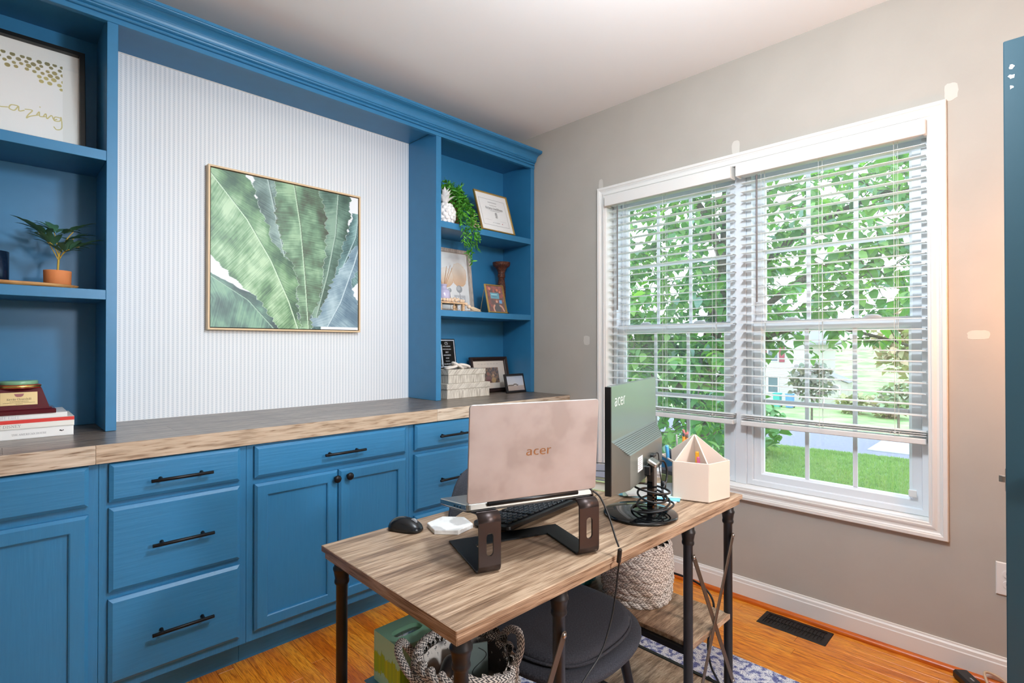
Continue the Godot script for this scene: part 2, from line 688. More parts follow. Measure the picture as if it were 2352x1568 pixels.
	mat("shutter red", rgb(150, 62, 78), 0.6)
	mat("house glass", rgb(96, 108, 118), 0.1)
	mat("bark", rgb(122, 104, 88), 0.95)
	M["bark"].albedo_texture = null
	tri_map(M["bark"], ntex(noise(85, 0.06, 4), [Color(0.6, 0.6, 0.6), Color(1, 1, 1)], [0.1, 0.9], 256), Vector3(4, 1, 4))
	var leaf := mat("tree leaf", Color.WHITE, 0.38)
	leaf.vertex_color_use_as_albedo = true
	leaf.backlight_enabled = true
	leaf.backlight = Color(0.85, 1.0, 0.45)
	var lf := mat("far leaf", Color.WHITE, 0.6)
	lf.vertex_color_use_as_albedo = true
	lf.backlight_enabled = true
	lf.backlight = Color(0.5, 0.55, 0.3)


# ==================================================================== the room
func build_room() -> void:
	# floor of oak strips running from the cabinets towards the door
	var fl := structure("floor", bx(4.2, 0.1, 3.7, 0.0), M["floor gap"], at(0.7, -0.0635, -1.03))
	var w := 0.0575
	var x := WX - 0.004
	var row := 0
	var st := stool()
	var lens := []
	while x > -1.35:
		var z := -2.86 - rng.randf() * 0.7
		while z < 0.8:
			var l := rng.randf_range(0.35, 1.15)
			var z0 := maxf(z, -2.86)
			var z1 := minf(z + l, 0.8)
			if z1 - z0 > 0.05:
				var mk: StandardMaterial3D = M["oak board %d" % rng.randi_range(0, 5)]
				var c := Vector3(x - w / 2, -0.005 - rng.randf() * 0.0004, (z0 + z1) / 2)
				if x > 0.42:
					var p := part(fl, "plank", bx(w - 0.0006, 0.011, z1 - z0 - 0.0008, 0.0007), mk, Transform3D(Basis(), c - fl.position))
					p.name = "plank"
				else:
					add_box(st, c - fl.position, Vector3(w - 0.0006, 0.011, z1 - z0 - 0.0008), 0.0)
			z += l
		x -= w
		row += 1
	var far := part(fl, "plank_field", done(st), M["oak board 4"])
	far.set_meta("kind", "stuff")
	structure("ceiling", bx(4.3, 0.12, 3.9, 0.0), M["ceiling paint"], at(0.7, CEIL + 0.06, -1.05))
	# walls
	structure("wall_north", bx(4.3, 2.95, 0.12, 0.0), M["wall paint"], at(0.7, 1.36, BZ - 0.07))
	structure("wall_west", bx(0.12, 2.95, 3.7, 0.0), M["wall paint"], at(-1.36, 1.36, -1.05))
	var ws := stool()
	add_box(ws, Vector3(-0.185, 1.36, 0.80), Vector3(2.23, 2.95, 0.12))
	add_box(ws, Vector3(2.24, 1.36, 0.80), Vector3(1.0, 2.95, 0.12))
	add_box(ws, Vector3(1.335, 2.43, 0.80), Vector3(0.82, 0.78, 0.12))
	structure("wall_south", done(ws), M["wall paint"])
	var wst := stool()
	var zl := -1.90
	var zr := -0.30
	add_box(wst, Vector3(WX + 0.075, 1.36, (zl - 2.95) / 2), Vector3(0.15, 2.95, zl + 2.95))
	add_box(wst, Vector3(WX + 0.075, 1.36, (zr + 0.9) / 2), Vector3(0.15, 2.95, 0.9 - zr))
	add_box(wst, Vector3(WX + 0.075, (0.545 - 0.115) / 2, (zl + zr) / 2), Vector3(0.15, 0.66, zr - zl))
	add_box(wst, Vector3(WX + 0.075, (2.215 + 2.835) / 2, (zl + zr) / 2), Vector3(0.15, 0.62, zr - zl))
	var we := structure("wall_east", done(wst), M["wall paint"])
	# dabs of filler and old paint round the window
	for d in [[-2.045, 1.312, 0.05, 0.062], [-1.093, 2.293, 0.042, 0.08], [-0.243, 2.29, 0.045, 0.075], [-0.166, 1.321, 0.07, 0.038], [-1.932, 2.285, 0.034, 0.075]]:
		var pts := PackedVector2Array()
		for k in 18:
			var a := TAU * k / 18
			var rr := 1.0 / maxf(absf(cos(a)), absf(sin(a))) * rng.randf_range(0.8, 1.02)
			rr = lerpf(rr, 1.0, 0.45)
			pts.append(Vector2(cos(a) * d[2] / 2 * rr, sin(a) * d[3] / 2 * rr))
		part(we, "paint_patch", prism(pts, 0.0012), M["wall filler"], Transform3D(Basis(Vector3.UP, -PI / 2), Vector3(WX - 0.0004, d[1], d[0])), "pale dab of wall filler")
	# hall behind the open door
	var hall := structure("wall_hall")
	pspan(hall, "back_wall", Vector3(-0.2, 0, 2.3), Vector3(3.0, 2.75, 2.4), M["wall paint"], 0.0)
	pspan(hall, "side_wall", Vector3(-0.2, 0, 0.86), Vector3(-0.1, 2.75, 2.3), M["wall paint"], 0.0)
	pspan(hall, "side_wall", Vector3(2.9, 0, 0.86), Vector3(3.0, 2.75, 2.3), M["wall paint"], 0.0)
	pspan(hall, "hall_ceiling", Vector3(-0.2, 2.75, 0.86), Vector3(3.0, 2.85, 2.4), M["ceiling paint"], 0.0)
	pspan(hall, "hall_floor", Vector3(-0.2, -0.1, 0.8), Vector3(3.0, -0.002, 2.4), M["oak board 4"], 0.0)
	# baseboard on the window wall with its oak shoe
	var bb := structure("baseboard_east")
	var prof := PackedVector2Array([Vector2(0, 0), Vector2(0.014, 0), Vector2(0.014, 0.082), Vector2(0.0115, 0.086), Vector2(0.0105, 0.098), Vector2(0.006, 0.104), Vector2(0.005, 0.110), Vector2(0, 0.111)])
	part(bb, "board", prism(prof, 2.9), M["trim white"], Transform3D(Basis(Vector3(-1, 0, 0), Vector3(0, 1, 0), Vector3(0, 0, -1)), Vector3(WX, 0, -0.72)))
	var sp := PackedVector2Array([Vector2(0, 0), Vector2(0.019, 0)])
	for k in 7:
		var a := PI / 2 * k / 6
		sp.append(Vector2(0.019 * cos(a), 0.004 + 0.017 * sin(a)))
	sp.append(Vector2(0, 0.021))
	part(bb, "shoe_moulding", prism(sp, 2.9), M["oak shoe"], Transform3D(Basis(Vector3(-1, 0, 0), Vector3(0, 1, 0), Vector3(0, 0, -1)), Vector3(WX - 0.014, 0.0005, -0.72)), "orange oak shoe moulding")
	# open door at the right: its free edge towards the cabinets
	var dr := structure("door_1", null, null, at(1.777, 0.006, 0.345))
	part(dr, "leaf", bx(0.035, 2.02, 0.81, 0.002), M["door paint"], at(0, 1.012, 0))
	for s in [-1.0, 1.0]:
		var k := part(dr, "knob", lathe([Vector2(0, 0), Vector2(0.033, 0), Vector2(0.033, 0), Vector2(0.033, 0.004), Vector2(0.029, 0.009), Vector2(0.012, 0.010), Vector2(0.011, 0.028), Vector2(0.022, 0.034), Vector2(0.028, 0.046), Vector2(0.026, 0.056), Vector2(0.016, 0.061), Vector2(0, 0.062)], 28), M["satin nickel"], Transform3D(Basis(Vector3(0, 0, 1), PI / 2 * s), Vector3(-0.0175 * s, 0.942, -0.337)), "satin nickel knob")
		k.name = "knob"
	var lt := PackedVector2Array([Vector2(0, -0.0075), Vector2(0.006, -0.0075), Vector2(0.013, -0.004), Vector2(0.013, 0.0075), Vector2(0, 0.0075)])
	part(dr, "latch", prism(lt, 0.016, 0.0006), M["satin nickel"], Transform3D(Basis(Vector3(0, 0, -1), Vector3(1, 0, 0), Vector3(0, -1, 0)), Vector3(0, 0.946, -0.405)), "small metal latch bolt")
	part(dr, "latch_plate", bx(0.024, 0.056, 0.002, 0.0005), M["satin nickel"], at(0, 0.946, -0.4053))
	for q in [[1.955, 0.012], [1.93, 0.014], [1.905, 0.010]]:
		var pp := PackedVector2Array()
		for k in 9:
			var a := TAU * k / 9
			pp.append(Vector2(cos(a), sin(a)) * q[1] / 2 * rng.randf_range(0.5, 1.15))
		part(dr, "paint_chip", prism(pp, 0.0008), M["trim white"], Transform3D(Basis(Vector3.UP, -PI / 2), Vector3(-0.0178, q[0], -0.390)), "chip of bare white in the paint")


func build_lamps() -> void:
	var glow := mat("lamp glow", rgb(255, 240, 220), 0.5)
	glow.emission_enabled = true
	glow.emission = Color(0.97, 0.98, 1.0)
	glow.emission_energy_multiplier = 2.0
	var warm := mat("warm lamp glow", rgb(255, 225, 180), 0.5)
	warm.emission_enabled = true
	warm.emission = Color(1.0, 0.74, 0.45)
	warm.emission_energy_multiplier = 2.0
	# added globe pendant, out of view overhead, to brighten the ceiling and room
	var c := thing("added_pendant_lamp", "white glass globe pendant added out of view to brighten the office", "lamp", Vector3(1.15, CEIL, -0.5))
	part(c, "canopy", lathe([Vector2(0, -0.03), Vector2(0.06, -0.028), Vector2(0.07, 0.0)], 24), M["satin nickel"])
	part(c, "rod", lathe([Vector2(0.006, -0.38), Vector2(0.006, -0.02)], 10), M["satin nickel"])
	part(c, "globe", ball(0.13, 24), glow, at(0, -0.50, 0))
	omni(c, "added_pendant_light", Vector3(0, -0.50, 0), Color(0.91, 0.96, 1.0), 2.0, 0.13)
	# globe floor lamp hidden behind the open door: throws the casing's shadow up the window wall
	var f := thing("floor_lamp", "slim black floor lamp with a warm glass globe behind the door", "lamp", Vector3(2.28, 0, 0.21))
	part(f, "base", lathe([Vector2(0, 0), Vector2(0.12, 0), Vector2(0.12, 0), Vector2(0.12, 0.012), Vector2(0.1, 0.018), Vector2(0.012, 0.022), Vector2(0, 0.022)], 28), M["black metal"])
	part(f, "pole", lathe([Vector2(0.009, 0.02), Vector2(0.009, 1.41)], 12), M["black metal"])
	part(f, "globe", ball(0.075, 20), warm, at(0, 1.48, 0))
	omni(f, "floor_lamp_light", Vector3(0, 1.48, 0), Color(1.0, 0.66, 0.35), 0.32, 0.06)
	# added unseen hall lamp: fill through the doorway onto the cabinets and the laptop
	var h := thing("added_hall_lamp", "large white glass globe pendant added unseen in the hall as fill light", "lamp", Vector3(1.30, CEIL, 1.95))
	part(h, "canopy", lathe([Vector2(0, -0.03), Vector2(0.06, -0.028), Vector2(0.07, 0.0)], 24), M["satin nickel"])
	part(h, "rod", lathe([Vector2(0.006, -0.60), Vector2(0.006, -0.02)], 10), M["satin nickel"])
	part(h, "globe", ball(0.18, 24), glow, at(0, -0.76, 0))
	omni(h, "added_hall_lamp_light", Vector3(0, -0.76, 0), Color(0.97, 0.98, 1.0), 5.2, 0.18)


func omni(parent: Node3D, called: String, p: Vector3, c: Color, e: float, size: float) -> void:
	var l := OmniLight3D.new()
	l.name = called
	parent.add_child(l)
	l.position = p
	l.light_color = c
	l.light_energy = e
	l.light_size = size
	l.omni_range = 12.0
	l.omni_attenuation = 2.0
	l.shadow_enabled = true


# ==================================================================== window, casing, blinds
func facing_room(x: float, y: float, z: float) -> Transform3D:
	# local x runs along +z, y up, local z into the room (-x)
	return Transform3D(Basis(Vector3.UP, -PI / 2), Vector3(x, y, z))


func build_window() -> void:
	var zc := -1.1035
	var yc := 1.3815
	var tr := structure("trim_1", loops(1.693, 1.757, [Vector2(0, 0), Vector2(0, 0.017), Vector2(0.003, 0.021), Vector2(0.015, 0.021), Vector2(0.018, 0.0165), Vector2(0.021, 0.0165), Vector2(0.027, 0.0125), Vector2(0.034, 0.012), Vector2(0.044, 0.016), Vector2(0.050, 0.0165), Vector2(0.052, 0.0125), Vector2(0.060, 0.012), Vector2(0.063, 0.009), Vector2(0.063, -0.01)]), M["trim white"], facing_room(WX, yc, zc))
	tr.set_meta("label", "white moulded casing round the double window")
	# reveal boards
	var rv := structure("trim_2")
	var za := -1.886
	var zb := -0.319
	pspan(rv, "reveal_board", Vector3(WX - 0.004, 0.545, za - 0.016), Vector3(WX + 0.15, 2.215, za), M["trim white"])
	pspan(rv, "reveal_board", Vector3(WX - 0.004, 0.545, zb), Vector3(WX + 0.15, 2.215, zb + 0.018), M["trim white"])
	pspan(rv, "reveal_board", Vector3(WX - 0.004, 2.197, za), Vector3(WX + 0.15, 2.215, zb), M["trim white"])
	pspan(rv, "sill_board", Vector3(WX - 0.006, 0.545, za), Vector3(WX + 0.15, 0.566, zb), M["trim white"])
	pspan(rv, "mullion", Vector3(WX + 0.055, 0.566, -1.122), Vector3(WX + 0.15, 2.197, -1.066), M["vinyl white"])
	one_window(za + 0.002, -1.122)
	one_window(-1.066, zb - 0.002)
	blind(-1.874, -1.112, "white slatted blind lowered over the window by the bookcase", -1.80)
	blind(-1.074, -0.327, "white slatted blind lowered over the window by the door", -0.985)


func one_window(z0: float, z1: float) -> void:
	var o := structure("window_%d" % (1 if z0 < -1.5 else 2))
	var X := WX + 0.065
	var w := z1 - z0
	var zc := (z0 + z1) / 2
	var v: Material = M["vinyl white"]
	part(o, "frame", loops(w, 1.631, [Vector2(0, -0.08), Vector2(0, 0.0), Vector2(0.004, 0.004), Vector2(0.026, 0.004), Vector2(0.028, -0.004), Vector2(0.028, -0.08)]), v, facing_room(X, 1.3815, zc))
	for upper in [false, true]:
		var sx := X + (0.05 if upper else 0.018)
		var y0 := 1.352 if upper else 0.588
		var y1 := 2.168 if upper else 1.406
		var ww := w - 0.056
		var hh := y1 - y0
		var sash := part(o, "upper_sash" if upper else "lower_sash", loops(ww, hh, [Vector2(0, -0.028), Vector2(0, 0.0), Vector2(0.003, 0.003), Vector2(0.036, 0.003), Vector2(0.038, 0.0), Vector2(0.046, -0.008), Vector2(0.048, -0.014), Vector2(0.048, -0.020), Vector2(0.040, -0.028), Vector2(0, -0.028)]), v, facing_room(sx, (y0 + y1) / 2, zc))
		var gw := ww - 0.094
		var gh := hh - 0.094
		part(sash, "pane", bx(gw, gh, 0.004, 0.0), M["window glass"], at(0, 0, -0.016))
		for k in [-1.0, 1.0]:
			part(sash, "grille_bar", bx(0.019, gh, 0.007, 0.002), v, at(k * gw / 6.0, 0, -0.010))
		part(sash, "grille_bar", bx(gw, 0.019, 0.0066, 0.002), v, at(0, 0, -0.0101))
		if not upper:
			for k in [-1.0, 1.0]:
				part(sash, "sash_lock", lathe([Vector2(0, 0), Vector2(0.03, 0), Vector2(0.03, 0), Vector2(0.029, 0.006), Vector2(0.018, 0.013), Vector2(0, 0.015)], 16), v, Transform3D(Basis.from_scale(Vector3(1.2, 1, 0.45)), Vector3(k * ww * 0.24, hh / 2, -0.012)))
	part(o, "tilt_latch", bx(0.028, 0.03, 0.006, 0.002), M["white plastic"], facing_room(X - 0.004, 0.655, z1 - 0.06))


func blind(z0: float, z1: float, label: String, wand_z: float) -> void:
	var zc := (z0 + z1) / 2
	var w := z1 - z0
	var o := thing("window_blind", label, "blind", Vector3(WX + 0.026, 2.135, zc), 0.0, "white slatted window blinds")
	var m: Material = M["blind white"]
	# valance board with returns at both ends
	var val := part(o, "valance", bx(0.012, 0.062, w + 0.012, 0.002), M["trim white"], at(-0.060, 0.030, 0))
	for s in [-1.0, 1.0]:
		part(val, "return", bx(0.05, 0.062, 0.009, 0.0015), M["trim white"], at(0.03, 0, s * (w / 2 + 0.0025)))
	part(o, "headrail", bx(0.05, 0.045, w, 0.002), m, at(0, 0.032, 0))
	# slats: slightly bowed
	var st := stool()
	var n := 6
	st.set_smooth_group(1)
	for sgn in [-1.0, 1.0]:
		for k in n:
			var a := -0.025 + 0.05 * k / n
			var b := -0.025 + 0.05 * (k + 1) / n
			var ya: float = 0.0016 * (1.0 - pow(a / 0.025, 2)) + sgn * 0.0012
			var yb: float = 0.0016 * (1.0 - pow(b / 0.025, 2)) + sgn * 0.0012
			quad(st, Vector3(a, ya, -w / 2), Vector3(b, yb, -w / 2), Vector3(b, yb, w / 2), Vector3(a, ya, w / 2), Vector3(0, sgn, 0))
	st.set_smooth_group(-1)
	for e in [-0.025, 0.025]:
		quad(st, Vector3(e, -0.0012, -w / 2), Vector3(e, 0.0012, -w / 2), Vector3(e, 0.0012, w / 2), Vector3(e, -0.0012, w / 2), Vector3(e, 0, 0))
	var slat := done(st)
	var y := -0.028
	while y > -1.155:
		part(o, "slat", slat, m, Transform3D(Basis(Vector3(0, 0, 1), deg_to_rad(rng.randf_range(1.0, 3.0))), Vector3(0, y, 0)))
		y -= 0.0446
	for k in 3:
		part(o, "slat", slat, m, at(rng.randf_range(-0.001, 0.001), -1.226 + k * 0.0085, 0))
	part(o, "bottom_rail", bx(0.052, 0.024, w, 0.003), m, at(0, -1.249, 0))
	for f in [-0.36, -0.02, 0.36]:
		var zz: float = f * w
		for x in [-0.0262, 0.0262]:
			part(o, "ladder_cord", tube([Vector3(x, 0.01, zz), Vector3(x, -1.24, zz)], 0.0009, 5), M["cord white"])
		part(o, "lift_cord", tube([Vector3(-0.012, 0.01, zz + 0.012), Vector3(-0.012, -1.24, zz + 0.012)], 0.0009, 5), M["cord white"])
		var bow := []
		for k in 16:
			var a := TAU * k / 16
			bow.append(Vector3(-0.0285, -1.222 + 0.006 * sin(2 * a), zz + 0.016 * cos(a)))
		part(o, "cord_bow", tube(bow, 0.0012, 5, true), M["cord white"])
	part(o, "tilt_wand", tube([Vector3(-0.042, -0.008, wand_z - zc), Vector3(-0.043, -0.64, wand_z - zc)], 0.0042, 8), M["wand clear"], Transform3D(), "slim grey tilt wand")


# ==================================================================== outside the window
func leaf_mesh(len_: float, wid: float, fold: float) -> ArrayMesh:
	var st := stool()
	st.set_smooth_group(1)
	var rows := [[0.0, 0.0, 0.0], [0.25, 0.85, 0.02], [0.5, 1.0, 0.02], [0.78, 0.62, -0.03], [1.0, 0.0, -0.12]]
	for s in [-1.0, 1.0]:
		for k in 4:
			var a: Array = rows[k]
			var b: Array = rows[k + 1]
			var pa := Vector3(0, a[2] * len_, a[0] * len_)
			var pb := Vector3(0, b[2] * len_, b[0] * len_)
			var qa := pa + Vector3(s * a[1] * wid / 2, a[1] * wid * fold, 0)
			var qb := pb + Vector3(s * b[1] * wid / 2, b[1] * wid * fold, 0)
			if a[1] > 0.0:
				tri(st, pa, qa, pb, Vector3.UP)
			if b[1] > 0.0:
				tri(st, qa, qb, pb, Vector3.UP)
	return done(st)


func scatter(parent: Node3D, called: String, m: Mesh, mt: Material, xfs: Array, cols: Array) -> void:
	var mm := MultiMesh.new()
	mm.transform_format = MultiMesh.TRANSFORM_3D
	mm.use_colors = true
	mm.mesh = m
	mm.instance_count = xfs.size()
	for k in xfs.size():
		mm.set_instance_transform(k, xfs[k])
		mm.set_instance_color(k, cols[k])
	var o := MultiMeshInstance3D.new()
	o.name = called
	o.multimesh = mm
	o.material_override = mt
	parent.add_child(o, true)
	o.set_meta("kind", "stuff")


func any_turn() -> Basis:
	return Basis.from_euler(Vector3(rng.randf_range(-1.1, 0.9), rng.randf() * TAU, rng.randf_range(-0.9, 0.9)))


func ground_y(x: float, z: float) -> float:
	var key := [[2.8, -0.80], [12.0, -0.86], [15.5, -0.95], [22.0, -1.8], [34.0, -2.95], [46.0, -3.0], [95.0, 1.0], [150.0, 2.6]]
	var d := x - z * 0.15
	for k in key.size() - 1:
		if d <= key[k + 1][0]:
			var t: float = clampf((d - key[k][0]) / (key[k + 1][0] - key[k][0]), 0.0, 1.0)
			return lerpf(key[k][1], key[k + 1][1], t * t * (3.0 - 2.0 * t))
	return 2.6


func terrain(x0: float, x1: float, z0: float, z1: float, nx: int, nz: int, lift: float) -> ArrayMesh:
	var st := stool()
	st.set_smooth_group(1)
	for i in nx:
		for j in nz:
			var q := []
			for e in [[0, 0], [1, 0], [1, 1], [0, 1]]:
				var x := lerpf(x0, x1, pow(float(i + e[0]) / nx, 1.6))
				var z := lerpf(z0, z1, float(j + e[1]) / nz)
				q.append(Vector3(x, ground_y(x, z) + lift, z))
			quad(st, q[0], q[1], q[2], q[3], Vector3.UP)
	return done(st)


func build_outside() -> void:
	var g := structure("ground", terrain(2.86, 17.0, -30, 16, 24, 24, 0.0), M["lawn"])
	g.set_meta("label", "mown lawn outside the window")
	structure("ground_hill", terrain(16.0, 160.0, -190, 60, 40, 30, -0.01), M["far lawn"])
	# blades on the lawn in view
	var xs := []
	var cs := []
	for k in 26000:
		var x := rng.randf_range(7.0, 12.6)
		var z := -x * rng.randf_range(0.08, 0.42)
		x = minf(x, 12.3 + z * 0.12 - rng.randf() * 0.3)
		xs.append(Transform3D(any_turn_low().scaled(Vector3.ONE * rng.randf_range(0.6, 1.4)), Vector3(x, ground_y(x, z) - 0.002, z)))
		cs.append(Color(0.24, 0.36, 0.13).lerp(Color(0.42, 0.50, 0.24), rng.randf()))
	var st := stool()
	for a in [0.0, 2.1, 4.2]:
		var d := Vector3(cos(a), 0, sin(a))
		tri(st, -d * 0.006, d * 0.006, Vector3(d.z * 0.02, 0.05, d.x * 0.02), Vector3(d.z, 0, -d.x))
	var gnode := Node3D.new()
	gnode.name = "grass"
	add_child(gnode)
	tag(gnode, "short mown grass of the lawn outside", "grass")
	gnode.set_meta("kind", "stuff")
	scatter(gnode, "blades", done(st), M["tree leaf"], xs, cs)
	# drive across the lawn and the pale walk beyond its end
	var drv := stool()
	for k in 20:
		var za := lerpf(-14.0, 4.0, k / 20.0)
		var zb := lerpf(-14.0, 4.0, (k + 1) / 20.0)
		var xa := 12.35 + za * 0.12
		var xb := 12.35 + zb * 0.12
		quad(drv, Vector3(xa, ground_y(xa, za) + 0.012, za), Vector3(xa + 3.3, ground_y(xa + 3.3, za) + 0.012, za), Vector3(xb + 3.3, ground_y(xb + 3.3, zb) + 0.012, zb), Vector3(xb, ground_y(xb, zb) + 0.012, zb), Vector3.UP)
	structure("driveway", done(drv), M["asphalt"])
	single("sidewalk", prism(PackedVector2Array([Vector2(-0.9, -2.4), Vector2(0.9, -2.4), Vector2(0.9, 2.4), Vector2(-0.9, 2.4)]), 0.08, 0.01), M["concrete"], "pale concrete walk beside the grey drive", "path", Transform3D(Basis(Vector3(1, 0, 0), PI / 2), Vector3(13.6, -0.885, -2.1 + 2.0)))
	near_tree()
	house()
	shed()
	for b in [[38.4, -12.75, rgb(60, 170, 160), "teal wheeled bin standing by the pale house wall"], [38.4, -11.95, rgb(90, 140, 190), "blue wheeled bin standing by the pale house wall"]]:
		var o := thing("wheeled_bin", b[3], "bin", Vector3(b[0], ground_y(b[0], b[1]), b[1]))
		var bm := mat("bin %d" % (M.size()), b[2], 0.5)
		part(o, "body", prism(PackedVector2Array([Vector2(-0.2, 0.03), Vector2(0.2, 0.03), Vector2(0.27, 0.9), Vector2(-0.27, 0.9)]), 0.42, 0.02), bm)
		part(o, "lid", bx(0.58, 0.06, 0.48, 0.02), bm, at(0, 0.93, 0))
		for s in [-1.0, 1.0]:
			part(o, "wheel", lathe([Vector2(0, -0.02), Vector2(0.1, -0.02), Vector2(0.1, 0.02), Vector2(0, 0.02)], 14), M["black plastic"], Transform3D(Basis(Vector3(1, 0, 0), PI / 2), Vector3(0.16, 0.1, s * 0.22)))
	# shrubs and young trees on the far lawn
	bush("round_shrub", Vector3(38.0, 0, -8.2), 1.0, 1.2, [Color(0.34, 0.36, 0.14), Color(0.5, 0.46, 0.22)], "low olive shrub beside the shed", 0.0)
	bush("round_shrub", Vector3(40.0, 0, -7.2), 0.8, 1.0, [Color(0.42, 0.36, 0.16), Color(0.5, 0.46, 0.22)], "small yellow-green shrub on the far lawn beyond the shed", 0.0)
	bush("round_shrub", Vector3(37.0, 0, -6.2), 1.1, 1.3, [Color(0.42, 0.26, 0.18), Color(0.42, 0.4, 0.2)], "reddish shrub on the far lawn", 0.0)
	bush("young_tree", Vector3(30.0, 0, -8.3), 1.1, 3.2, [Color(0.16, 0.2, 0.12), Color(0.3, 0.22, 0.2)], "young dark-leaved tree in front of the pale house", 1.2)
	bush("young_tree", Vector3(30.0, 0, -4.65), 0.9, 2.2, [Color(0.3, 0.4, 0.2), Color(0.42, 0.36, 0.26)], "thin young tree on the far lawn", 0.9)
	bush("young_tree", Vector3(46.0, 0, -6.0), 2.8, 7.5, [Color(0.5, 0.34, 0.2), Color(0.4, 0.42, 0.18)], "tall tree turning orange on the far lawn", 1.6)
	bush("garden_shrub", Vector3(10.6, 0, -4.05), 0.62, 1.25, [Color(0.14, 0.3, 0.08), Color(0.2, 0.42, 0.12)], "leafy green shrub at the edge of the lawn", 0.0)
	bush("garden_shrub", Vector3(8.1, 0, -3.35), 0.45, 1.5, [Color(0.16, 0.34, 0.1), Color(0.26, 0.48, 0.16)], "broad-leaved green shrub close outside the window", 0.0)


func any_turn_low() -> Basis:
	return Basis.from_euler(Vector3(rng.randf_range(-0.4, 0.4), rng.randf() * TAU, rng.randf_range(-0.4, 0.4)))


func bush(called: String, p: Vector3, r: float, h: float, cols: Array, label: String, stem: float, group := "") -> void:
	p.y = ground_y(p.x, p.z)
	var o := thing(called, label, "tree" if stem > 0.0 else "shrub", p, 0.0, group)
	var xs := []
	var cs := []
	var n := int(260 + 220 * minf(r, 3.0))
	var cy := stem + (h - stem) / 2
	for k in n:
		var d := Vector3(rng.randfn(), rng.randfn(), rng.randfn()).normalized() * pow(rng.randf(), 0.45)
		var q := Vector3(d.x * r, cy + d.y * (h - stem) / 2, d.z * r)
		if q.y < 0.02:
			q.y = 0.02
		xs.append(Transform3D(any_turn().scaled(Vector3.ONE * (0.8 + 0.6 * rng.randf()) * (0.35 + r * 0.55)), q))
		cs.append(cols[0].lerp(cols[1], rng.randf()))
	scatter(o, "foliage", leaf_mesh(0.30, 0.20, 0.15), M["far leaf"], xs, cs)
	var st := stool()
	add_tube(st, [Vector3(0, -0.05, 0), Vector3(0.02, cy * 0.6, 0.01), Vector3(0, cy * 1.2, 0)], [0.03 + 0.03 * r, 0.02 + 0.02 * r, 0.01], 7)
	part(o, "trunk" if stem > 0.0 else "stem", done(st), M["bark"])


